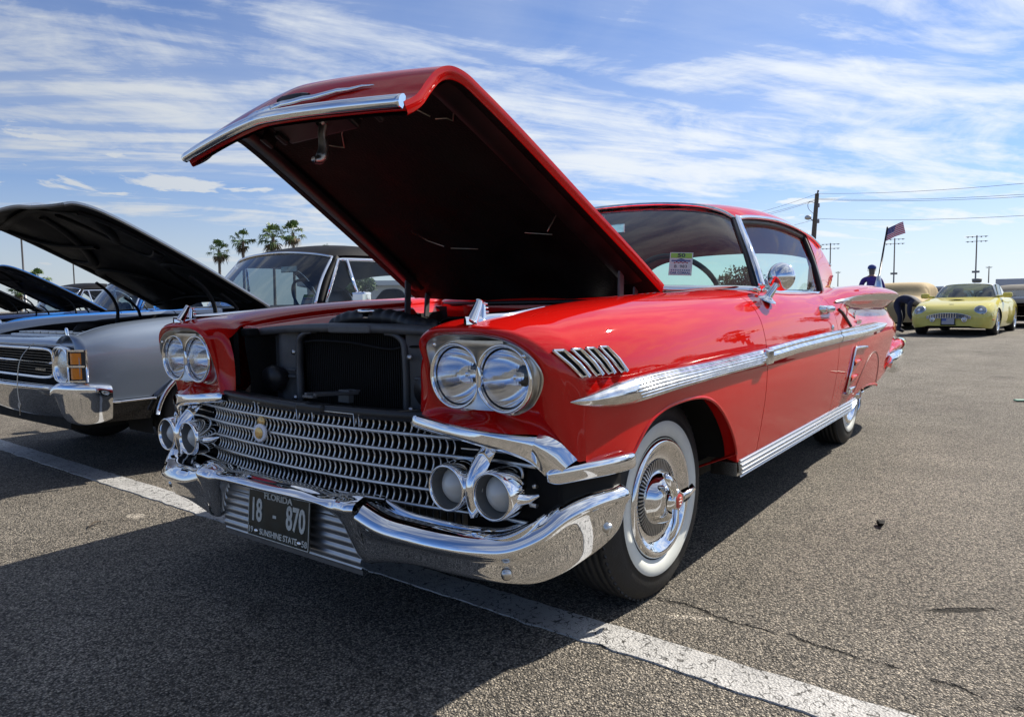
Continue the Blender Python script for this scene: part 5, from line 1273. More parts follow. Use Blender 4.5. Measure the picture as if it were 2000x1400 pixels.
    for y_, x_ in ((.815, .488), (.925, .440)): g.tube([(x_, y_, .575), (x_, y_, .748)], .006, 6)
    mk = B(g, 'marker_lamp', M_chrome, both=True)
    for o, s in zip(mk, (1, -1)):
        for zc in (.620, .700):
            g = Geo(); g.grid(np.array([[(.486-.075*max(0, k-.35), .838+.082*k, zc+dz) for k in np.linspace(0, 1, 7)] for dz in (-.030, .030)]), flip=True)
            q = g if s > 0 else g.mir(); q.V = [(v[0], v[1]+Y0, v[2]) for v in q.V]; q.build('amber_lens', M_orange, o)
    g = Geo(); g.grid(np.array([[(.482-.075*max(0, k-.45), .812+.110*k, z) for k in np.linspace(0, 1, 7)] for z in (.58, .745)])); B(g, 'lamp_backing', M_black, both=True)
    # headlights
    for s in (1, -1):
        g = Geo(); g.lathe([(-.05, .03), (-.02, .07), (.0, .088), (.012, .092), (.014, .098), (.004, .112), (-.01, .116)], (.462, s*.690+Y0, .655), (1, 0, 0), 40); h = g.build('headlight', M_chrome, root)
        g = Geo(); g.lathe([(.018-.018*(r/.09)**2, r) for r in np.linspace(.0005, .088, 10)], (.462, s*.690+Y0, .655), (1, 0, 0), 40); g.build('lens', M_lensflat, h)
    for s in (1, -1):
        g = Geo(); L_ = [(.466, s*(.69+.125*math.copysign(abs(math.cos(a))**.5, math.cos(a))), .66+.095*math.copysign(abs(math.sin(a))**.5, math.sin(a))) for a in np.linspace(0, 2*math.pi, 33)]; g.tube(L_, .008, 6, caps=False); B(g, 'headlight_surround', M_chrome)
    # grille: two wide openings with chrome outline and black bars
    g = Geo(); g.box((.40, 0, .65), (.02, 1.64, .24)); B(g, 'grille_backing', M_blackm)
    gg = Geo(); loop = [(.478-.012*abs(math.cos(a)), .565*math.copysign(abs(math.cos(a))**.18, math.cos(a)), .662+.082*math.copysign(abs(math.sin(a))**.30, math.sin(a))) for a in np.linspace(0, 2*math.pi, 97)]
    gg.tube(loop, .009, 8, caps=False); gr_ = B(gg, 'grille', M_chrome)
    g = Geo(); g.tube([(.482, y, .668) for y in (-.565, 0, .565)], .007, 8, flat=1.0); B(g, 'grille_divider', M_chrome, gr_)
    for z in (.602, .618, .634, .650, .686, .702, .718, .734):
        g = Geo(); g.box((.455, 0, z), (.03, 1.10, .004)); B(g, 'grille_bar', M_black, gr_)
    t = text_geo('CHEVROLET', .022, (1.2, .8), .0004, 'CENTER', .001); t.xf(frame((.474, .40, .622), (0, 1, 0), (0, 0, 1))); B(t, 'grille_lettering', M_brush, gr_)
    # bumper: black lower face, chrome edges, upturned chrome ends
    g = Geo(); Kb = []
    for y in np.linspace(-.76, .76, 25):
        x = .565-.05*(y/.7)**2; Kb.append([(x-.09, y, .545), (x-.02, y, .548), (x+.004, y, .532), (x-.004, y, .505), (x-.038, y, .44), (x-.085, y, .37), (x-.11, y, .345)])
    g.grid(surf(np.array(Kb), 1, 4), flip=True); bm_ = B(g, 'bumper', M_chromedk)
    g = Geo(); P = [(.572-.05*(y/.7)**2, y, .535) for y in np.linspace(-.66, .66, 21)]; g.tube(P, .008, 8); B(g, 'bumper_bead', M_chrome, bm_)
    g = Geo(); Kb = []
    for (x, y), zt, zb in (((.545, .725), .548, .50), ((.542, .745), .562, .455), ((.535, .775), .572, .39), ((.518, .82), .572, .355), ((.475, .885), .570, .338), ((.42, .925), .566, .340), ((.36, .938), .558, .346), ((.325, .938), .548, .356)):
        n = np.array([1, .15]) if y < .8 else (np.array([.75, .65]) if y < .9 else np.array([.1, 1.])); Kb.append([(x+n[0]*o, y+n[1]*o, z) for o, z in ((-.06, zt-.012), (-.02, zt), (.004, zt-.018), (.008, zt-.05), (.0, .5*(zt+zb)), (-.012, zb+.03), (-.022, zb+.006), (-.05, zb))])
    g.grid(surf(np.array(Kb), 5, 4), flip=False); B(g, 'bumper_end', M_chrome, both=True)
    # dangling hood-pin wire
    g = Geo(); g.tube(spl(np.array([(.50, .40, .775), (.56, .385, .70), (.585, .38, .58), (.590, .395, .46), (.588, .41, .43), (.590, .392, .415), (.588, .375, .43), (.59, .39, .445), (.592, .405, .41), (.59, .395, .375)]), 6), .0025, 6); B(g, 'pin_wire', M_wire)
    # hood, raised
    a = R(27.2); o0 = np.array([-.82, 0, .965]); u = np.array([math.cos(a), 0, math.sin(a)]); v = np.array([-math.sin(a), 0, math.cos(a)])
    def hp2(s, y, h): return o0+u*s+np.array([0, y, 0])+v*h
    ED = [(0, 0), (.3, .012), (.6, .02), (.9, .02), (1.12, .012), (1.26, -.008), (1.335, -.035), (1.372, -.066)]
    Kh = [[hp2(s+(.055*(1-f*f) if k > 4 else .02*(1-f*f)), f*(.735-.012*k/7), h+.055*math.exp(-(abs(f)/.42)**4)*(1 if k < 6 else .45)+(.012*math.exp(-((abs(f)-.97)/.06)**2))) for f in np.linspace(-1, 1, 21)] for k, (s, h) in enumerate(ED)]
    HD2 = surf(np.array(Kh), 6, 3); g = Geo(); g.grid(HD2); HN2 = grid_normals(HD2); HN2 *= -np.sign((HN2*v).sum(2).mean())
    for A, N in ((HD2[:, 0], HN2[:, 0]), (HD2[:, -1], HN2[:, -1]), (HD2[-1], HN2[-1])): g.grid(np.stack([A, A+N*.012])); g.grid(np.stack([A+N*.012, A+N*.022]), m=1)
    hd = B(g, 'hood', [M_silver, M_black])
    g = Geo(); U = HD2+HN2*.022; U[..., 1] *= .985; g.grid(U, flip=True); B(g, 'hood_underside', M_liner, hd)
    def rib(pts, w=.03, r=.034):
        q = Geo(); P = []
        for s, y in pts:
            d = np.linalg.norm(U-hp2(s, y, 0), axis=2); i, j = np.unravel_index(d.argmin(), d.shape); P.append(U[i, j]-v*.006)
        q.tube(spl(np.array(P), 5), r, 8, flat=.35); B(q, 'hood_brace', M_liner, hd)
    for s in (1, -1):
        rib([(.08, s*.66), (.5, s*.66), (1.0, s*.65), (1.25, s*.60)]); rib([(.15, s*.12), (.42, s*.20), (.62, s*.42), (.55, s*.60), (.25, s*.62)]); rib([(1.2, s*.10), (.95, s*.20), (.72, s*.40), (.75, s*.60)]); rib([(1.2, s*.62), (.98, s*.45), (.80, s*.16)])
    rib([(1.22, -.6), (1.27, -.3), (1.28, 0), (1.27, .3), (1.22, .6)]); rib([(.10, -.6), (.12, 0), (.10, .6)])
    for s in (1, -1):
        g = Geo(); P = spl(np.array([(-.42, s*.68, .80), (-.45, s*.68, .95), (-.40, s*.67, 1.07), (-.30, s*.66, 1.16)]), 6); g.tube(P, .018, 8, flat=.6); P = spl(np.array([(-.62, s*.68, .85), (-.60, s*.68, .96), (-.50, s*.67, 1.05)]), 6); g.tube(P, .016, 8, flat=.6); B(g, 'hood_hinge', M_blackm)
    # engine bay
    g = Geo(); g.box((-.20, 0, .62), (1.2, 1.36, .05)); g.box((-.80, 0, .75), (.03, 1.4, .34)); B(g, 'engine_bay', M_blackm)
    for s in (1, -1):
        g = Geo(); g.grid(np.array([[(x, s*y, z+(0 if z < .7 else .09*(x-.4)/-1.2-.055)) for x in np.linspace(.40, -.8, 8)] for y, z in ((.735, .885), (.70, .87), (.68, .60))])); B(g, 'inner_fender', M_blackm)
    g = Geo(); g.box((.28, 0, .80), (.10, .95, .03), bev=.008); 
    for k in range(8): g.box((.22, -.42+k*.12, .822), (.12, .105, .012), bev=.003)
    B(g, 'radiator_top', M_alu)
    g = Geo(); g.tube(spl(np.array([(.24, .30, .80), (.22, .31, .85), (.16, .30, .855), (.06, .26, .80)]), 6), .022, 10); B(g, 'radiator_hose', M_blackm)
    g = Geo(); g.lathe([(0, .19), (.06, .20), (.07, .18), (.08, .02)], (-.28, 0, .72), (0, 0, 1), 28, cap1=True); B(g, 'air_cleaner', M_chrome2)
    g = Geo(); g.lathe([(0, .010), (.055, .009), (.062, .005), (.064, .0004)], (.405, .62, .80), (.1, 0, 1), 10); B(g, 'hood_pin', M_chrome, both=True)
    # greenhouse
    wb_ = np.array([(-1.0, 0, .975), (-1.02, .25, .974), (-1.07, .48, .972), (-1.15, .64, .968), (-1.215, .715, .964)]); wt_ = np.array([(-1.36, 0, 1.385), (-1.365, .22, 1.380), (-1.385, .40, 1.367), (-1.415, .54, 1.350), (-1.455, .635, 1.330)])
    wbm, wtm = mirr(wb_), mirr(wt_); G = surf(np.array([wbm, .5*(wbm+wtm)+np.array([.02, 0, .008]), wtm]), 5, 4); g = Geo(); g.grid(G); B(g, 'windshield', M_glassd)
    g = Geo(); g.sweep(G[-1]+np.array([.004, 0, .004]), [(-.010, -.008), (.010, -.008), (.010, .008), (-.010, .008)]); B(g, 'windshield_top_trim', M_chrome)
    for s in (0, -1):
        g = Geo(); sg = -1 if s == 0 else 1; g.sweep(G[:, s]+np.array([0, sg*.004, 0]), [(-.016, -.008), (.014, -.008), (.014, .008), (-.016, .008)], up=(0, sg, 0)); B(g, 'pillar_trim', M_chrome)
        g = Geo(); g.sweep(G[:, s]+np.array([-.045, sg*.010, 0]), [(-.028, -.010), (.028, -.010), (.028, .010), (-.028, .010)], up=(0, sg, 0)); B(g, 'pillar', M_vinyl)
    RXm = [(-1.62, [1.455, 1.45, 1.435, 1.412, 1.352], 1.02), (-2.02, [1.462, 1.457, 1.442, 1.415, 1.345], 1.03), (-2.35, [1.395, 1.39, 1.375, 1.345, 1.270], 1.05), (-2.65, [1.27, 1.265, 1.25, 1.22, 1.15], 1.07)]
    rws = [wtm+np.array([-.005, 0, .008])]
    for x, zz, k in RXm: rws.append(mirr(np.array([(x, y*k, z) for y, z in zip(wt_[:, 1], zz)])))
    RF2 = surf(np.array(rws), 6, 5); g = Geo(); g.grid(RF2); B(g, 'vinyl_roof', M_vinyl); g = Geo(); g.grid(RF2+np.array([0, 0, -.03]), flip=True); B(g, 'headliner', M_interior)
    # rear pillar, side glass and its chrome frame
    top = RF2[:, -1]; i0 = 11; pt = top[i0:]; n = len(pt); bx = np.linspace(-2.45, -3.0, n)
    g = Geo(); Dp = np.stack([pt, .5*pt+.5*np.stack([bx, np.full(n, .74), np.full(n, .985)], 1)+np.array([0, .015, 0]), np.stack([bx, np.full(n, .76), np.full(n, .985)], 1)]); g.grid(Dp, flip=True); B(g, 'rear_pillar', M_vinyl, both=True)
    sidep = np.concatenate([np.array([(-1.30, .735, .985)]), np.array([(-1.49, .655, 1.315)]), RF2[7:15:2, -1]+np.array([0, .006, -.035]), np.array([(-2.26, .70, 1.18), (-2.38, .74, .985)])])
    P = spl(sidep[1:], 5); g = Geo(); g.sweep(np.concatenate([sidep[:1], P]), [(-.012, -.008), (.012, -.008), (.012, .008), (-.012, .008)], up=(0, 1, 0)); B(g, 'window_trim', M_chrome, both=True)
    g = Geo(); topl = P; bl = np.stack([np.linspace(-1.31, -2.38, len(P)), np.full(len(P), .74), np.full(len(P), .985)], 1); g.grid(np.stack([topl, bl])); B(g, 'side_window', M_glass2, both=True)
    g = Geo(); g.sweep([(-1.56, .672, 1.315), (-1.60, .715, 1.10), (-1.63, .742, .985)], [(-.010, -.007), (.010, -.007), (.010, .007), (-.010, .007)], up=(0, 1, 0)); B(g, 'vent_post', M_chrome, both=True)
    bt2 = RF2[-1]; bb2 = spl(mirr(np.array([(-3.1, 0, 1.0), (-3.1, .22, 1.0), (-3.08, .40, .998), (-3.05, .54, .995), (-3.0, .66, .99)])), 5); g = Geo(); g.grid(surf(np.array([bt2, .5*(bt2+bb2)+np.array([-.02, 0, .02]), bb2]), 4, 1)); B(g, 'rear_window', M_glass2)
    g = Geo(); g.grid(np.array([[(x, y, .97+.015*(1-abs(y)/.7)) for y in np.linspace(-.70, .70, 9)] for x in (-2.4, -3.0, -3.6, -4.2)])); B(g, 'rear_deck', M_silver)
    g = Geo(); g.grid(np.array([[(x, y, z) for y in np.linspace(-.74, .74, 9)] for x, z in ((-.82, .955), (-1.0, .965), (-1.2, .975), (-1.35, .95), (-1.36, .8))])); B(g, 'cowl_and_dash', M_black)
    for y in (-.36, .36):
        g = Geo(); Ks = []
        for yy in np.linspace(-.25, .25, 9):
            e = (abs(yy)/.25)**4; Ks.append([(-1.75, y+yy, .55), (-1.8, y+yy, .62-.03*e), (-2.15, y+yy, .64), (-2.25, y+yy*.95, .95-.05*e), (-2.30, y+yy*.6, 1.10-.06*e), (-2.36, y+yy*.6, 1.09-.06*e), (-2.38, y+yy, .6)])
        g.grid(surf(np.array(Ks), 2, 3)); B(g, 'seat', M_black)
    g = Geo(); c0 = np.array([-1.45, .36, 1.0]); e1_ = np.array([0, 1., 0]); e2_ = np.array([.5, 0, .86]); g.tube([c0+.19*(math.cos(t)*e1_+math.sin(t)*e2_) for t in np.linspace(0, 2*math.pi, 37)], .011, 8, caps=False); B(g, 'steering_wheel', M_black)
    g = Geo(); g.box((-1.52, 0, 1.27), (.012, .22, .055), bev=.006); B(g, 'interior_mirror', M_chrome2)
    g = Geo(); g.box((-1.42, .99, 1.02), (.09, .13, .085), Matrix.Rotation(R(10), 3, 'Z'), .02); g.tube([(-1.42, .88, .97), (-1.42, .96, 1.0)], .018, 8); B(g, 'door_mirror', M_chrome, both=True)
    g = Geo(); g.box((-2.0, 0, .30), (4.0, 1.4, .10)); g.box((.28, 0, .36), (.3, 1.3, .14)); B(g, 'underbody', M_blackm)
    for cx in (-.33, -3.17):
        for s in (1, -1):
            g = Geo(); aa = np.linspace(-.2, math.pi+.2, 20); rws_ = [[(cx+.43*math.cos(t), s*y, .31+.36*math.sin(t)) for t in aa] for y in (.60, .90)]; g.grid(np.array(rws_)); g.grid(np.array([rws_[0], [(cx, s*.6, .3)]*len(aa)])); B(g, 'wheel_housing', M_blackm)
            t = Geo(); t.lathe([(-.10, .19), (-.11, .25), (-.10, .31), (-.08, .330), (-.04, .334), (-.038, .327), (-.034, .327), (-.032, .335), (.032, .335), (.034, .327), (.038, .327), (.04, .334), (.08, .330), (.10, .31), (.112, .27), (.105, .20), (.09, .185)], (cx, s*.775, .334), (0, s, 0), 56); T = B(t, 'wheel', M_rubber)
            r_ = Geo(); r_.lathe([(.088, .186), (.098, .183), (.09, .172), (.05, .160), (.03, .10), (.05, .06), (.055, .01)], (cx, s*.775, .334), (0, s, 0), 40)
            for k in range(5):
                aa_ = 2*math.pi*k/5; r_.box((cx+math.cos(aa_)*.105, s*.835, .334+math.sin(aa_)*.105), (.11, .02, .055), Matrix.Rotation(-aa_, 3, 'Y'), .006)
            B(r_, 'rim', M_chrome2, T)
    return root
M_chromedk = mat('bumper_chrome', (.78, .79, .80), .05, 1.0); M_blackgloss = mat('gloss_black', (.010, .010, .011), .22)
M_lensflat = mat('headlight_face', (.55, .57, .58), .08, .85, bump=.3, bscale=90); M_glassd = sheet_glass('smoked_glass', (.30, .38, .42), .10)
mc = muscle_car()
def recolour(o, table):
    for ch in [o]+list(o.children_recursive):
        for i, sl in enumerate(ch.material_slots):
            if sl.material in table: sl.link = 'OBJECT'; ch.material_slots[i].material = table[sl.material] if False else sl.material
def copy_car(src, M, label, table, name=None):
    pairs = {}
    def rec(o, par):
        c = o.copy(); COL.objects.link(c); c.parent = par
        if par is None: c.matrix_basis = M @ o.matrix_basis
        if name and par is None: c.name = name
        if o.data is not None:
            for i, m_ in enumerate(o.data.materials):
                if m_ in table: c.material_slots[i].link = 'OBJECT'; c.material_slots[i].material = table[m_]
        for ch in list(o.children): rec(ch, c)
        return c
    c = rec(src, None); c['label'] = label; return c
copy_car(mc, Matrix.Translation((-.02, -3.02, -.01)), 'bright blue muscle car with raised hood past the silver one', {M_silver: M_blue, M_blackpaint: M_blue, M_vinyl: M_blue})
copy_car(mc, Matrix.Translation((-.35, -6.1, -.01)), 'black muscle car with raised hood furthest along the row', {M_silver: M_blackpaint})
card('entry_card', (-1.235, Y0+.60, 1.005), (-.30, .95, 0), (-.5, -.1, .85), .095, .105, 'white entry card numbered 50 in the silver car windshield', None)
# ------------------------------------------------------------------ yellow roadster and other cars further back
M_yellow = paint_mat('pale_yellow_paint', (.68, .60, .15)); M_whiteroof = paint_mat('white_hardtop', (.70, .70, .68)); M_softtop = mat('canvas_top', (.10, .095, .085), .85, vary=.2)
def roadster():
    root = empty('roadster', (0, 0, 0), 'pale yellow two-seat car with round headlights facing the red coupe', 'car')
    K = {.955: [(0, .56), (.20, .558), (.38, .545), (.48, .51), (.52, .46), (.53, .40), (.50, .30), (.44, .25)],
         .93: [(0, .615), (.30, .61), (.50, .585), (.62, .54), (.67, .48), (.68, .40), (.65, .27), (.58, .215)],
         .86: [(0, .665), (.34, .660), (.56, .635), (.70, .585), (.765, .52), (.78, .42), (.755, .29), (.70, .205)],
         .70: [(0, .745), (.36, .742), (.60, .725), (.755, .67), (.835, .58), (.855, .45), (.84, .29), (.79, .185)],
         .35: [(0, .825), (.38, .822), (.63, .815), (.79, .775), (.875, .665), (.900, .50), (.89, .31), (.84, .18)],
         -.1: [(0, .885), (.40, .880), (.65, .872), (.80, .832), (.885, .715), (.912, .53), (.90, .33), (.86, .18)],
         -.75: [(0, .945), (.40, .940), (.66, .928), (.80, .890), (.882, .765), (.914, .555), (.905, .34), (.87, .19)],
         -1.6: [(0, .93), (.40, .93), (.70, .925), (.82, .890), (.884, .775), (.914, .56), (.905, .34), (.87, .19)],
         -2.6: [(0, .945), (.40, .94), (.66, .93), (.80, .895), (.88, .785), (.912, .585), (.90, .36), (.86, .22)],
         -3.3: [(0, .90), (.38, .895), (.60, .885), (.735, .85), (.815, .75), (.845, .585), (.83, .39), (.78, .27)],
         -3.66: [(0, .74), (.32, .74), (.50, .73), (.61, .70), (.67, .64), (.69, .56), (.67, .44), (.62, .36)]}
    X = sorted(K, reverse=True); D = spl(spl(np.array([[(x, y, z) for y, z in K[x]] for x in X]).transpose(1, 0, 2), 6).transpose(1, 0, 2), 10)
    def cut(C):
        x = C[0, 0]; zb = 0
        for cx in (0, -2.72):
            d = abs(x-cx)
            if d < .385: zb = max(zb, .30+math.sqrt(.385**2-d*d)*.98)
        j = 4*6
        if zb > C[-1, 2]:
            z = C[j:, 2]; k = np.interp(-zb, -z, np.arange(len(z))); C = C.copy(); C[j:] = at_idx(C, j+np.linspace(0, k, len(z)))
        return C
    xs_ = D[:, 0, 0]; xq_ = np.concatenate([D[:20, 0, 0], np.linspace(D[20, 0, 0], -3.3, 90), D[-9:, 0, 0]])
    rows = []
    for x in xq_:
        f = np.interp(-x, -xs_, np.arange(len(xs_))); i = min(int(f), len(xs_)-2); t = f-i; rows.append(cut(D[i]*(1-t)+D[i+1]*t))
    G = np.array(rows); g = Geo(); g.grid(G, flip=True); g.grid(G*np.array([1, -1, 1])); 
    nose = G[0]; g.add(list(nose)+list(nose[::-1]*np.array([1, -1, 1])), [tuple(range(2*len(nose)))])
    g.build('body', M_yellow, root)
    def on(x, y):
        i = np.argmin(abs(G[:, 0, 0]-x)); return float(np.interp(abs(y), G[i, :30, 1], G[i, :30, 2]))
    # round headlights
    for s in (1, -1):
        g = Geo(); o = (.835, s*.640, .615); g.lathe([(-.06, .140), (.012, .134), (.03, .122), (.04, .110)], o, (.85, s*.22, .42), 32); h = g.build('headlight', M_chrome2, root)
        g = Geo(); g.lathe([(.035, .122), (.055, .085), (.066, .035), (.068, .001)], o, (.85, s*.22, .42), 32); g.build('lens', M_lensdark, h)
        g = Geo(); g.lathe([(.04, .035), (.062, .03), (.066, .001)], (.84, s*.645, .615), (.85, s*.22, .42), 16); g.build('bulb', M_chrome, h)
        g = Geo(); g.lathe([(0, .062), (.03, .060), (.034, .052), (.03, .045)], (.955, s*.335, .405), (1, s*.15, 0), 24); fl = g.build('fog_lamp', M_chrome, root); g = Geo(); g.lathe([(.022, .05), (.030, .02), (.031, .001)], (.955, s*.335, .405), (1, s*.15, 0), 20); g.build('lens', M_lensflat, fl)
        g = Geo(); g.box((.60, s*.878, .39), (.10, .02, .035), Matrix.Rotation(s*R(-12), 3, 'Z'), .008); g.build('side_marker', M_redlens if s < 0 else M_orange, root)
    # egg-crate grille in an oval mouth
    g = Geo(); top = lambda y: .560-.080*(abs(y)/.47)**2.4; bot = lambda y: .440-.015*(abs(y)/.47)**2
    ys = np.linspace(-.47, .47, 31); xg = lambda y: .984-.022*(y/.47)**2
    g.grid(np.array([[(xg(y)-.004, y, top(y)) for y in ys], [(xg(y)-.004, y, bot(y)) for y in ys]])); gr = g.build('grille', M_blackm, root)
    for y in np.linspace(-.43, .43, 17):
        q = Geo(); q.box((xg(y)+.006, y, (top(y)+bot(y))/2), (.014, .011, top(y)-bot(y))); q.build('grille_bar', M_chrome, gr)
    for t in (.25, .5, .75):
        q = Geo(); q.tube([(xg(y)+.008, y, bot(y)+(top(y)-bot(y))*t) for y in ys], .0045, 6); q.build('grille_bar', M_chrome, gr)
    q = Geo(); q.tube([(xg(y)+.004, y, top(y)) for y in ys]+[(xg(y)+.004, y, bot(y)) for y in ys[::-1]], .008, 6, caps=False); q.build('grille_rim', M_chrome, gr)
    g = Geo(); g.grid(np.array([[(.962-.05*(y/.45)**2, y, z) for y in np.linspace(-.45, .45, 13)] for z in (.285, .262)])); g.build('lower_intake', M_blackm, root)
    # novelty flag plate
    g = Geo(); g.box((.985, .0, .36), (.006, .31, .155), bev=.002); pl = g.build('front_plate', M_blackm, root)
    g = Geo()
    for k in range(7): g.box((.989, .0, .42-.020*k), (.003, .27, .010))
    g.build('flag_stripes', M_paper, pl); g = Geo(); g.box((.991, -.085, .398), (.003, .10, .062)); g.build('flag_canton', M_inkblue, pl)
    g = Geo(); g.box((.62, 0, .772), (.02, .10, .008), bev=.003); g.build('nose_badge', M_chrome, root)
    g = Geo(); g.lathe([(0, .001), (.012, .09), (.014, .11)], (.02, 0, .862), (0, 0, 1), 24); g.V = [(v[0]*.8, v[1]*1.6, v[2]+.012) for v in g.V]; g.build('hood_scoop', M_blackm, root)
    # cabin
    wb_ = mirr(np.array([(-.70, 0, .945), (-.73, .25, .942), (-.80, .46, .938), (-.92, .62, .930), (-1.0, .685, .92)])); wt_ = mirr(np.array([(-1.28, 0, 1.285), (-1.285, .2, 1.282), (-1.30, .36, 1.272), (-1.33, .47, 1.258), (-1.36, .535, 1.235)]))
    W_ = surf(np.array([wb_, .5*(wb_+wt_)+np.array([.02, 0, .02]), wt_]), 4, 4); g = Geo(); g.grid(W_); g.build('windshield', M_glassd, root)
    for s in (0, -1):
        sg = -1 if s == 0 else 1; g = Geo(); g.sweep(W_[:, s]+np.array([-.015, sg*.006, 0]), [(-.03, -.015), (.025, -.015), (.025, .015), (-.03, .015)], up=(0, sg, 0)); g.build('pillar', M_whiteroof, root)
    rr = [wt_+np.array([0, 0, .012])]
    for x, dz, k in ((-1.6, .035, 1.08), (-1.95, .02, 1.12), (-2.2, -.06, 1.16), (-2.38, -.16, 1.2)): rr.append(wt_*np.array([0, k, 1])+np.array([x, 0, dz]))
    R_ = surf(np.array(rr), 5, 4); g = Geo(); g.grid(R_); g.build('hardtop', M_whiteroof, root)
    Rb = spl(mirr(np.array([(-2.75, 0, .95), (-2.75, .25, .95), (-2.72, .45, .945), (-2.66, .58, .94), (-2.5, .66, .935)])), 4)
    g = Geo(); g.grid(np.array([R_[-1], Rb])); g.build('rear_window', M_glassd, root)
    for s in (1, -1):
        e = R_[:, -1]*np.array([1, s, 1]); lo = np.stack([np.linspace(-1.02, -2.5, len(e)), s*np.linspace(.69, .69, len(e)), np.full(len(e), .93)], 1); g = Geo(); g.grid(np.array([e[:13], lo[:13]])); g.build('side_window', M_glassd, root); g = Geo(); g.grid(np.array([e[12:], lo[12:]])); g.build('rear_quarter', M_whiteroof, root)
        g = Geo(); g.box((-.98, s*.93, .985), (.11, .21, .13), bev=.04); g.tube([(-1.0, s*.70, .95), (-.99, s*.86, .96)], .03, 8); g.build('door_mirror', M_yellow, root)
        for cx in (0, -2.72):
            g = Geo(); aa = np.linspace(-.1, math.pi+.1, 16); r0 = [[(cx+.38*math.cos(t), s*y, .32+.37*math.sin(t)) for t in aa] for y in (.60, .88)]; g.grid(np.array(r0)); g.grid(np.array([r0[0], [(cx, s*.6, .3)]*len(aa)])); g.build('wheel_housing', M_blackm, root)
            g = Geo(); g.lathe([(-.11, .22), (-.115, .28), (-.10, .325), (-.05, .333), (.08, .332), (.108, .315), (.116, .27), (.108, .225)], (cx, s*.775, .333), (0, s, 0), 40); T = g.build('wheel', M_rubber, root)
            g = Geo(); g.lathe([(.10, .228), (.112, .222), (.10, .212), (.05, .205)], (cx, s*.775, .333), (0, s, 0), 36); g.lathe([(.09, .05), (.10, .03), (.10, .001)], (cx, s*.775, .333), (0, s, 0), 20)
            for k in range(7):
                aa_ = 2*math.pi*k/7; g.box((cx+math.cos(aa_)*.125, s*.86, .333+math.sin(aa_)*.125), (.18, .02, .035), Matrix.Rotation(-aa_, 3, 'Y'), .005)
            g.build('rim', M_chrome, T)
        g = Geo(); g.lathe([(0, .105), (.02, .10), (.03, .05), (.032, .001)], (-3.58, s*.56, .66), (-1, s*.2, .1), 24); g.build('tail_lamp', M_redlens, root)
    g = Geo(); g.grid(np.array([[(x, y, z) for y in (-.66, 0, .66)] for x, z in ((-.75, .94), (-1.0, .95), (-1.12, .90), (-1.2, .7))])); g.build('dashboard', M_black, root)
    for s in (1, -1):
        g = Geo(); g.box((-1.95, s*.35, .80), (.16, .46, .55), Matrix.Rotation(R(-14), 3, 'Y'), .07); g.box((-2.02, s*.35, 1.10), (.10, .26, .18), bev=.05); g.build('seat', mat('pale_leather', (.35, .36, .33), .5) if 'pale_leather' not in bpy.data.materials else bpy.data.materials['pale_leather'], root)
    g = Geo(); c0 = np.array([-1.35, .35, .95]); g.tube([c0+.18*(math.cos(t)*np.array([0, 1., 0])+math.sin(t)*np.array([.45, 0, .9])) for t in np.linspace(0, 2*math.pi, 33)], .012, 8, caps=False); g.build('steering_wheel', M_black, root)
    g = Geo(); g.box((-1.4, 0, .22), (4.2, 1.4, .06)); g.build('underbody', M_blackm, root)
    return root
M_lensdark = mat('smoked_lens', (.34, .36, .38), .08, .6, coat=1)
rd_ = roadster(); base = Matrix.Translation((-19.15, .02, 0)) @ Matrix.Rotation(R(-5.5), 4, 'Z')
def place(o, M):
    o.matrix_basis = M @ o.matrix_basis
place(rd_, base)
inv = base.inverted()
copy_car(rd_, Matrix.Translation((-27.7, 1.25, 0)) @ Matrix.Rotation(R(178), 4, 'Z') @ inv, 'black convertible with canvas top seen from behind beside the yellow car', {M_yellow: M_blackpaint, M_whiteroof: M_softtop})
copy_car(rd_, Matrix.Translation((-24.5, -3.7, 0)) @ Matrix.Rotation(R(-8), 4, 'Z') @ inv, 'dark car whose roof shows behind the man in the cap', {M_yellow: M_blackpaint, M_whiteroof: M_blackpaint})
copy_car(rd_, Matrix.Translation((-27.5, -.55, 0)) @ Matrix.Rotation(R(168), 4, 'Z') @ inv, 'black car between the covered car and the yellow car', {M_yellow: M_blackpaint, M_whiteroof: M_blackpaint})
# the row goes on past the picture edge; these cars are mirrored in the red doors and fender
M_dgreen = mat('dark_green_paint', (.01, .05, .03), .3, coat=1); M_maroon = mat('maroon_paint', (.08, .01, .015), .3, coat=1); M_dblue = mat('navy_paint', (.01, .015, .06), .3, coat=1)
for (x, y, a_, tb, lab, src) in ((-8.6, 5.3, 8, {M_yellow: M_dgreen, M_whiteroof: M_blackpaint}, 'dark green two-seat car mirrored in the red fender', 0), (-20.5, 6.2, -4, {M_yellow: M_dblue, M_whiteroof: M_blackpaint}, 'navy two-seat car next along from the black convertible', 0), (-20.0, 9.4, -6, {M_yellow: M_maroon, M_whiteroof: M_softtop}, 'maroon two-seat car past the navy one', 0), (-16.5, 12.8, -8, {M_yellow: M_blackpaint, M_whiteroof: M_softtop}, 'black two-seat car at the end of the far row', 0)):
    copy_car(rd_, Matrix.Translation((x, y, 0)) @ Matrix.Rotation(R(a_), 4, 'Z') @ inv, lab, tb)
copy_car(mc, Matrix.Translation((-3.2, 12.4, 0)), 'maroon muscle car with raised hood mirrored in the red fender', {M_silver: M_maroon})
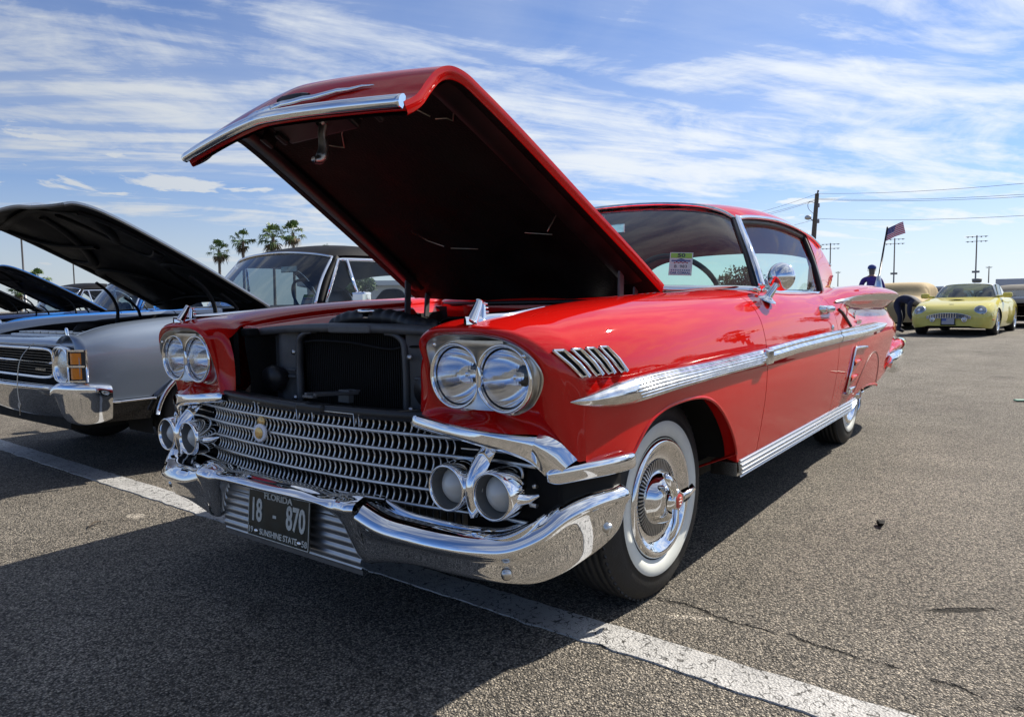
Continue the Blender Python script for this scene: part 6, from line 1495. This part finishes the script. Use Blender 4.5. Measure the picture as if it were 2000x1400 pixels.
# covered car: cloth draped over a tall car, folds at the corner
def covered():
    K = []; rng = np.random.RandomState(5)
    def ring(x, w, h, sh, bt=.22):
        return [(x, 0, h), (x, w*.45, h*.995), (x, w*.78, h*.97), (x, w*.92, h*.90), (x, w*.97, sh), (x, w*1.0, .70), (x, w*1.01, .45), (x, w*1.0, bt)]
    for x, w, h, sh in ((2.15, .55, .62, .55), (2.1, .78, .78, .66), (1.7, .88, .92, .80), (1.0, .90, 1.0, .86), (.75, .88, 1.10, .90), (.2, .84, 1.38, 1.10), (-.6, .84, 1.44, 1.15), (-1.3, .85, 1.42, 1.12), (-1.8, .86, 1.25, 1.0), (-2.1, .84, 1.0, .85), (-2.2, .7, .8, .7)): K.append(ring(x, w, h, sh))
    G = surf(np.array(K), 6, 6); 
    for i in range(G.shape[0]):
        for j in range(G.shape[1]):
            if j > 14: G[i, j, 1] += .012*math.sin(G[i, j, 0]*19+G[i, j, 2]*3)+.008*math.sin(G[i, j, 0]*41)
    g = Geo(); g.grid(G, flip=True); g.grid(G*np.array([1, -1, 1])); 
    for E_ in (G[0], G[-1]): g.add(list(E_)+list(E_[::-1]*np.array([1, -1, 1])), [tuple(range(2*len(E_)))])
    g.xf(Matrix.Translation((-23.6, -1.95, 0)) @ Matrix.Rotation(R(-3), 4, 'Z') @ Matrix.Diagonal((.8, 1.08, 1.0, 1)))
    o = g.build('covered_car', mat('tan_cover_cloth', (.40, .30, .16), .9, vary=.1, vscale=3, bump=.3, bscale=14)); tag(o, 'car under a tan cloth cover behind the bending man', 'car')
covered()

# ------------------------------------------------------------------ people
def skin_body(name, joints, edges, mats, face_mat, M):
    me = bpy.data.meshes.new(name); keys = list(joints); me.from_pydata([joints[k][0] for k in keys], [(keys.index(a), keys.index(b)) for a, b in edges], [])
    o = bpy.data.objects.new(name, me); COL.objects.link(o); m = o.modifiers.new('skin', 'SKIN'); o.modifiers.new('sub', 'SUBSURF').levels = 2; o.modifiers['sub'].render_levels = 2
    for i, k in enumerate(keys):
        r = joints[k][1]; me.skin_vertices[0].data[i].radius = r if isinstance(r, tuple) else (r, r)
    me.skin_vertices[0].data[0].use_root = True
    dg = bpy.context.evaluated_depsgraph_get(); m2 = bpy.data.meshes.new_from_object(o.evaluated_get(dg)); bpy.data.objects.remove(o)
    m2.polygons.foreach_set('use_smooth', [True]*len(m2.polygons)); m2.materials.clear()
    for q in mats: m2.materials.append(q)
    for p in m2.polygons: p.material_index = face_mat(p.center)
    o2 = bpy.data.objects.new(name, m2); COL.objects.link(o2); o2.matrix_basis = M; return o2
M_skin = mat('skin', (.36, .20, .14), .55, vary=.08); M_purple = mat('purple_shirt', (.06, .032, .22), .85, vary=.15); M_jeans = mat('dark_jeans', (.018, .024, .05), .85, vary=.2); M_navy = mat('navy_work_shirt', (.018, .022, .055), .8, vary=.2); M_cap = mat('blue_cap', (.04, .07, .26), .8); M_hair = mat('grey_hair', (.16, .14, .13), .8); M_shoe = mat('black_shoe', (.012, .012, .012), .6)
def man_standing():
    J = {'pel': ((0, 0, .95), (.15, .12)), 'wai': ((0, 0, 1.08), (.165, .13)), 'che': ((0, 0, 1.30), (.19, .13)), 'nek0': ((0, 0, 1.46), (.10, .08)), 'nek': ((.01, 0, 1.53), .058), 'hd0': ((.02, 0, 1.60), (.075, .085)), 'hd1': ((.02, 0, 1.70), (.080, .095)), 'hd2': ((.01, 0, 1.765), (.055, .065))}
    E_ = [('pel', 'wai'), ('wai', 'che'), ('che', 'nek0'), ('nek0', 'nek'), ('nek', 'hd0'), ('hd0', 'hd1'), ('hd1', 'hd2')]
    for s, n in ((1, 'l'), (-1, 'r')):
        J.update({'sh'+n: ((0, s*.19, 1.42), .075), 'el'+n: ((-.02, s*.285, 1.14), .052), 'wr'+n: ((.12, s*.22, .95), .036), 'ha'+n: ((.17, s*.19, .90), (.042, .026)), 'hi'+n: ((0, s*.10, .88), .105), 'kn'+n: ((.02, s*.13, .48), .068), 'an'+n: ((-.02, s*.14, .10), .048), 'to'+n: ((.13, s*.16, .045), (.045, .04))})
        E_ += [('nek0', 'sh'+n), ('sh'+n, 'el'+n), ('el'+n, 'wr'+n), ('wr'+n, 'ha'+n), ('pel', 'hi'+n), ('hi'+n, 'kn'+n), ('kn'+n, 'an'+n), ('an'+n, 'to'+n)]
    def fm(c):
        if c.z > 1.50: return 0 if not (c.x < -.02 and c.z > 1.56) else 3
        if c.z > .93 and abs(c.y) < .245 and not (c.z < 1.02 and c.x > .09): return 1
        if c.z > 1.12: return 1
        if abs(c.y) > .17 and c.z > .82: return 0
        return 2 if c.z > .085 else 4
    M = Matrix.Translation((-17.9, -1.735, 0)) @ Matrix.Rotation(R(188), 4, 'Z')
    o = skin_body('person', J, E_, [M_skin, M_purple, M_jeans, M_hair, M_shoe], fm, M); tag(o, 'person in purple shirt and blue cap seen from behind past the flag', 'person')
    g = Geo(); pr = [(0, .112), (.05, .110), (.085, .085), (.105, .045), (.110, .001)]; g.lathe(pr, (.012, 0, 1.695), (0, 0, 1), 24); g.V = [(v[0]*1.02, v[1]*.90, v[2]) for v in g.V]
    rows = [[(.09+t*.085*math.cos(a)*1.0, .085*math.sin(a), 1.70-.02*t) for a in np.linspace(-1.3, 1.3, 11)] for t in (0, .5, 1)]; g.grid(np.array(rows)); g.lathe([(0, .008), (.006, .006), (.007, .001)], (.012, 0, 1.805), (0, 0, 1), 8)
    g.xf(M); g.build('cap', M_cap, o)
    g = Geo(); 
    for s in (1, -1): g.lathe([(0, .012), (.008, .022), (.014, .018), (.016, .004)], (.0, s*.080, 1.655), (0, s, 0), 10)
    g.tube([(.135, 0, 1.67), (.145, 0, 1.64), (.128, 0, 1.625)], [.010, .016, .010], 8); g.xf(M); g.build('ears_and_nose', M_skin, o)
man_standing()
def man_bending():
    # facing +x in its own frame, trunk bent forward and down
    J = {'pel': ((0, 0, .86), (.16, .14)), 'wai': ((.12, 0, .93), (.165, .14)), 'che': ((.36, 0, .90), (.19, .14)), 'nek0': ((.53, 0, .80), (.11, .09)), 'nek': ((.60, 0, .74), .058), 'hd0': ((.66, 0, .68), (.075, .08)), 'hd1': ((.72, 0, .60), (.080, .09)), 'hd2': ((.75, 0, .54), (.055, .06))}
    E_ = [('pel', 'wai'), ('wai', 'che'), ('che', 'nek0'), ('nek0', 'nek'), ('nek', 'hd0'), ('hd0', 'hd1'), ('hd1', 'hd2')]
    for s, n in ((1, 'l'), (-1, 'r')):
        J.update({'sh'+n: ((.48, s*.18, .80), .075), 'el'+n: ((.50, s*.23, .52), .052), 'wr'+n: ((.58, s*.17, .33), .036), 'ha'+n: ((.62, s*.14, .27), (.042, .026)), 'hi'+n: ((.02, s*.10, .78), .105), 'kn'+n: ((.07+.10*(s < 0), s*.13, .46), .070), 'an'+n: ((-.10+.26*(s < 0), s*.14, .10), .05), 'to'+n: ((.03+.27*(s < 0), s*.15, .045), (.045, .04))})
        E_ += [('nek0', 'sh'+n), ('sh'+n, 'el'+n), ('el'+n, 'wr'+n), ('wr'+n, 'ha'+n), ('pel', 'hi'+n), ('hi'+n, 'kn'+n), ('kn'+n, 'an'+n), ('an'+n, 'to'+n)]
    def fm(c):
        if c.x > .56 and c.z > .48: return 3 if c.z > .70 else 0
        if c.z < .085: return 4
        if c.z < .36 and c.x > .52: return 0
        return 1 if (c.x > .07 and c.z > .60) or c.x > .42 else 2
    M = Matrix.Translation((-19.75, -1.40, 0)) @ Matrix.Rotation(R(62), 4, 'Z')
    o = skin_body('person', J, E_, [M_skin, M_navy, M_jeans, M_hair, M_shoe], fm, M); tag(o, 'person in dark clothes bending down beside the yellow car wheel', 'person')
man_bending()

# ------------------------------------------------------------------ poles, wires, lights
M_wood = mat('pole_wood', (.13, .11, .09), .85, vary=.25, vscale=5); M_steel = mat('galvanised_steel', (.22, .22, .23), .5, .6); M_wireblk = mat('cable', (.03, .03, .03), .6)
def floodlight(loc, n, label, rows=2, w=4.6, boxes=True):
    e = empty('floodlight_mast', (loc[0], loc[1], 0), label, 'floodlight'); h = loc[2]; ang = math.atan2(loc[1]-CAM[1], loc[0]-CAM[0]); M = Matrix.Translation((loc[0], loc[1], 0)) @ Matrix.Rotation(ang+R(90), 4, 'Z')
    g = Geo(); g.tube([(0, 0, 0), (0, 0, h)], [.20, .13], 8); g.xf(M).build('mast', M_steel, e)
    for r in range(rows):
        z = h-.3-r*1.15; g = Geo(); g.box((0, 0, z), (w, .10, .10)); g.xf(M).build('crossarm', M_steel, e)
        for k in range(n):
            x = -w/2+w*(k+.5)/n; g = Geo(); g.lathe([(0, .06), (.16, .17), (.19, .185), (.20, .01)], (x, .1, z), (0, 1, -.45), 10); g.xf(M).build('lamp_head', M_steel, e)
    if boxes:
        g = Geo(); g.box((0, .4, h*.44), (1.6, .5, .5)); g.xf(M).build('control_box', M_steel, e)
floodlight((-202.7, -44.8, 15.8), 5, 'floodlight mast just past the red coupe roof, behind the wooden pole'); floodlight((-205.5, -29.9, 16.3), 5, 'floodlight mast partly hidden by the small flag'); floodlight((-207.4, -12.2, 15.9), 5, 'tallest floodlight mast standing above the yellow car')
floodlight((-252, -53.5, 9.9), 2, 'short two-lamp mast beside the mast near the wooden pole', 1, 1.8, True); floodlight((-257.5, -12.2, 10.0), 2, 'short two-lamp mast above the black convertible', 1, 1.8, True)
def utility_pole():
    e = empty('utility_pole', (-56.13, -12.7, 0), 'leaning wooden utility pole with street lamp behind the red coupe', 'utility pole')
    P = np.array([(-56.1, -12.95, 0), (-56.13, -12.70, 5.0), (-56.18, -12.48, 9.0)]); g = Geo(); g.tube(spl(P, 6), np.linspace(.24, .15, 13), 12); g.build('pole', M_wood, e)
    g = Geo(); g.tube(spl(np.array([(-56.15, -12.55, 6.7), (-56.0, -12.85, 7.1), (-55.9, -13.02, 7.22)]), 5), .04, 8); g.build('lamp_arm', M_steel, e)
    g = Geo(); g.lathe([(0, .05), (.05, .16), (.14, .24), (.26, .25), (.30, .22), (.36, .10), (.37, .01)], (-55.9, -13.02, 7.40), (.1, -.1, -1), 16); g.build('street_lamp', M_alu, e)
    for z in (8.1, 6.9): 
        g = Geo(); g.box((-56.15, -12.38, z), (.16, .22, .30), bev=.03); g.build('bracket', M_steel, e)
    g = Geo(); g.tube(spl(np.array([(-56.15, -12.6, 8.3), (-56.1, -13.05, 8.4), (-56.1, -13.1, 8.0), (-56.15, -12.7, 7.5)]), 5), .02, 6); g.build('drop_cable', M_wireblk, e)
    g = Geo(); g.tube([(-56.2, -12.45, 9.0), (-56.19, -12.40, 9.25)], .07, 8); g.build('insulator', M_steel, e)
    for i, (a, b, c_) in enumerate((((-72.3, -27.6, 9.4), (-56.2, -12.44, 9.0), (-42.7, 6.5, 6.75)), ((-72.7, -26.7, 9.5), (-56.2, -12.44, 8.62), (-42.7, 6.5, 6.05)), ((-72.7, -26.65, 9.25), (-56.2, -12.44, 8.55), (-42.7, 6.5, 5.9)), ((-72.7, -26.6, 7.9), (-56.2, -12.4, 7.1), (-42.7, 6.5, 5.05)))):
        for p, q in ((a, b), (b, c_)):
            p = np.array(p); q = np.array(q); t = np.linspace(0, 1, 14)[:, None]; L_ = p*(1-t)+q*t; L_[:, 2] -= .35*(4*t*(1-t))[:, 0]; g = Geo(); g.tube(L_, .012, 5, caps=False); g.build('wire', M_wireblk, e)
utility_pole()
for (x, y, h, lab) in ((-20.4, -64.5, 8.2, 'thin street light pole above the blue car hood'), (-31, -81.9, 6.6, 'short parking lot light between the hoods of the row')):
    e = empty('light_pole', (x, y, 0), lab, 'light pole'); g = Geo(); g.tube([(x, y, 0), (x, y, h)], [.10, .06], 8); g.build('pole', M_steel, e)
    for s in (1, -1):
        g = Geo(); g.box((x+s*.55, y, h), (.9, .22, .12), bev=.03); g.build('lamp_head', M_steel, e)

# ------------------------------------------------------------------ palms
M_palm = mat('palm_leaf', (.075, .13, .025), .55, vary=.4, vscale=1.5); M_palmdry = mat('dry_palm_leaf', (.10, .075, .04), .8, vary=.3); M_palmtrunk = mat('palm_trunk', (.15, .13, .11), .9, vary=.2, vscale=6, bump=.5, bscale=14)
def palm_crown(seed, n=25, rad=1.35):
    rng = np.random.RandomState(seed); g = Geo(); d = Geo()
    for k in range(n):
        az = rng.uniform(0, 2*math.pi); el = rng.uniform(-.75, 1.35) if k > 3 else rng.uniform(-1.35, -.8); dry = el < -.6
        tgt = d if dry else g; a = np.array([math.cos(az)*math.cos(el), math.sin(az)*math.cos(el), math.sin(el)])
        stem = rad*rng.uniform(.45, .72); P1 = a*stem; P1[2] -= .10*rad*math.cos(el)
        tgt.tube([(0, 0, 0), P1*.5+np.array([0, 0, .05]), P1], .018, 4, caps=False)
        side = np.cross(a, [0, 0, 1.]); side /= np.linalg.norm(side)+1e-9; upv = np.cross(side, a); L_ = rad*rng.uniform(.50, .70)
        for b in np.linspace(-1.45, 1.45, 13):
            dv = a*math.cos(b)+side*math.sin(b)+upv*rng.uniform(-.12, .22); tip = P1+dv*L_*(1-.22*abs(b)/1.45); droop = .22*L_+(.35*L_ if rng.rand() < .4 else 0); mid = P1+dv*L_*.6; tip = tip-np.array([0, 0, droop]); w = np.cross(dv, upv)*.055*rad*.8; w = w+upv*.015
            tgt.add([P1, mid+w, tip, mid-w], [(0, 1, 2, 3)], True)
    return g, d
PALMS = [palm_crown(11), palm_crown(23), palm_crown(37)]
def palm(x, y, h, k, sc, label, rot=0.):
    e = empty('palm_tree', (x, y, 0), label, 'palm tree', 'palms along the far edge of the lot')
    g = Geo(); lean = .25; P = spl(np.array([(x+lean*.4, y, 0), (x+lean*.1, y, h*.5), (x, y, h)]), 6); g.tube(P, np.interp(np.linspace(0, 1, len(P)), [0, .1, .8, 1], [.24, .17, .14, .17]), 10); g.build('trunk', M_palmtrunk, e)
    cg, dg_ = PALMS[k]; M = Matrix.Translation((x, y, h)) @ Matrix.Rotation(rot, 4, 'Z') @ Matrix.Scale(sc, 4)
    for src, nm, mt in ((cg, 'crown', M_palm), (dg_, 'dead_fronds', M_palmdry)):
        q = Geo(); q.V = list(src.V); q.F = list(src.F); q.flat = set(src.flat); q.mi = list(src.mi); q.xf(M); q.build(nm, mt, e)
for x, y, h, k, sc, r_, lab in ((-41.5, -71.1, 7.25, 0, .92, 0, 'shortest palm at the left of the four palms over the silver roof'), (-43.65, -69.8, 8.45, 1, .95, 1, 'slim palm second from the left over the silver car roof'), (-46.3, -68.0, 8.9, 2, 1.25, 2, 'widest palm third in the row over the silver car roof'), (-48.1, -66.8, 9.35, 0, 1.05, 3.3, 'tallest palm nearest the raised red hood'), (-50.85, -64.7, 7.0, 1, .85, .6, 'palm whose top just clears the black vinyl roof'), (-26.3, -78.3, 4.2, 2, .8, 4, 'small palm low between the blue hood and silver hood'), (-25.2, -79.8, 3.1, 1, .7, 2, 'smaller palm low beside the light pole')):
    palm(x, y, h, k, sc, lab, r_)
for x, y, h, k, sc, r_, lab in ((-60, 9.5, 8.0, 0, 1.2, 1, 'palm mirrored in the red door above the moulding'), (-66, 15, 9.0, 2, 1.2, 2, 'palm past the navy car mirrored in the door'), (-52, 19, 7.5, 1, 1.2, 3, 'palm at the far end of the row of cars')):
    palm(x, y, h, k, sc, lab, r_)
# broad-leaved trees and a low building beyond the row
M_leaf = mat('tree_leaf', (.05, .085, .022), .65, vary=.45, vscale=.8); M_bark = mat('bark', (.09, .075, .06), .9)
def leaf_tree(x, y, h, w, seed, label):
    rng = np.random.RandomState(seed); e = empty('leafy_tree', (x, y, 0), label, 'tree', 'leafy trees beyond the lot')
    g = Geo(); g.tube(spl(np.array([(x, y, 0), (x+.1, y, h*.3), (x-.1, y, h*.6)]), 4), np.linspace(.2, .08, 9), 8)
    for k in range(5):
        a = rng.uniform(0, 6.28); g.tube([(x, y, h*.35), (x+.4*w*math.cos(a), y+.4*w*math.sin(a), h*.7)], [.09, .03], 6)
    g.build('trunk', M_bark, e); g = Geo(); blobs = [(rng.uniform(-.55, .55)*w, rng.uniform(-.55, .55)*w, h*rng.uniform(.45, .85), w*rng.uniform(.25, .42)) for _ in range(14)]
    for bx, by, bz, br in blobs:
        for _ in range(150):
            v_ = rng.normal(size=3); v_ /= np.linalg.norm(v_); p = np.array([x+bx, y+by, bz])+v_*br*rng.uniform(.6, 1.05)*np.array([1, 1, .75]); s_ = rng.uniform(.10, .20); t1 = rng.normal(size=3); t1 /= np.linalg.norm(t1); t2 = np.cross(t1, v_); t2 /= np.linalg.norm(t2)+1e-9
            g.add([p-t1*s_, p+t2*s_*.5, p+t1*s_, p-t2*s_*.5], [(0, 1, 2, 3)], True)
    g.build('crown', M_leaf, e)
leaf_tree(-37.4, -43.4, 4.3, 2.0, 3, 'bushy tree seen through the silver car side window'); leaf_tree(-41.5, -40.0, 3.4, 1.6, 8, 'low tree in front of the building windows'); leaf_tree(-62, -20, 4.0, 3, 5, 'dark leafy tree far behind the red coupe roof')
leaf_tree(-70, 9, 5.0, 4, 15, 'wide leafy tree past the trailer'); leaf_tree(-72, 20, 5.5, 4, 16, 'round leafy tree past the navy car'); leaf_tree(-60, 30, 5.5, 4, 17, 'leafy tree at the far end of the row')
def building():
    e = empty('low_building', (-47, -50, 0), 'long low white building seen through the silver car windows', 'building'); A = np.array([-40.5, -54.5, 0]); U = np.array([-.72, .69, 0]); V_ = np.array([-.69, -.72, 0])
    def bx(nm, u0, u1, v0, v1, z0, z1, mt, par):
        g = Geo(); c = A+U*(u0+u1)/2+V_*(v0+v1)/2+np.array([0, 0, (z0+z1)/2]); g.box(c, (u1-u0, v1-v0, z1-z0), Matrix.Rotation(math.atan2(U[1], U[0]), 3, 'Z')); return g.build(nm, mt, par)
    M_wallw = mat('white_wall', (.62, .61, .58), .8, vary=.06); M_winb = mat('dark_window', (.03, .04, .05), .1)
    bx('wall', 0, 26, 0, 9, 0, 2.9, M_wallw, e); bx('roof', -.8, 26.8, -.9, 9.8, 2.9, 3.35, mat('pale_roof', (.55, .56, .57), .6), e)
    for k in range(9):
        w = bx('window', 1.2+2.8*k, 2.9+2.8*k, -.06, .02, .9, 2.3, M_wallw, e); bx('pane', 1.32+2.8*k, 2.78+2.8*k, -.075, -.03, 1.0, 2.2, M_winb, w)
building()
g = Geo(); g.box((-58, 3.6, 1.15), (5, 9.0, 1.9), bev=.05); g.box((-58, 3.6, .45), (4.6, 8.6, .5))
o = g.build('white_trailer', mat('trailer_white', (.55, .57, .60), .45)); tag(o, 'pale grey box trailer beyond the black convertible', 'trailer')
g = Geo(); g.lathe([(0, .30), (.25, .30), (.3, .46), (.7, .52), (.74, .40)], (-97.5, -4.7, 2.3), (0, 0, 1), 12, cap1=True); g.lathe([(0, .3), (2.3, .3)], (-97.5, -4.7, 0), (0, 0, 1), 12); o = g.build('press_box_tower', mat('tower_grey', (.16, .17, .18), .6)); tag(o, 'small grey tower top left of the yellow car roof', 'tower')
# ------------------------------------------------------------------ litter on the asphalt
g = Geo(); g.box((-1.18, 1.29, .012), (.035, .022, .02), Matrix.Rotation(.4, 3, 'Z'), .006); g.box((-1.165, 1.30, .02), (.03, .02, .006), Matrix.Rotation(.3, 3, 'Y'), .002); o = g.build('plastic_scrap', M_blackm); tag(o, 'small black plastic scrap lying on sunny asphalt', 'litter')
g = Geo(); g.box((-5.82, 1.72, .012), (.05, .22, .012), Matrix.Rotation(.5, 3, 'Z'), .003); o = g.build('green_slat', mat('green_plastic', (.05, .25, .16), .5)); tag(o, 'green plastic strip lying on asphalt at the picture edge', 'litter')
g = Geo(); P = np.array([[(.70+.075*t+.0*s, -1.56+.05*t+s*.011*math.sin(math.pi*min(max(t, .02), .98)), .004+.010*math.sin(math.pi*t)+.004*abs(s)) for s in (-1, 0, 1)] for t in np.linspace(0, 1, 7)]); g.grid(P); o = g.build('dry_leaf', mat('dry_leaf_brown', (.06, .045, .03), .8)); tag(o, 'curled dry leaf in the sunlit gap between the cars', 'leaf')
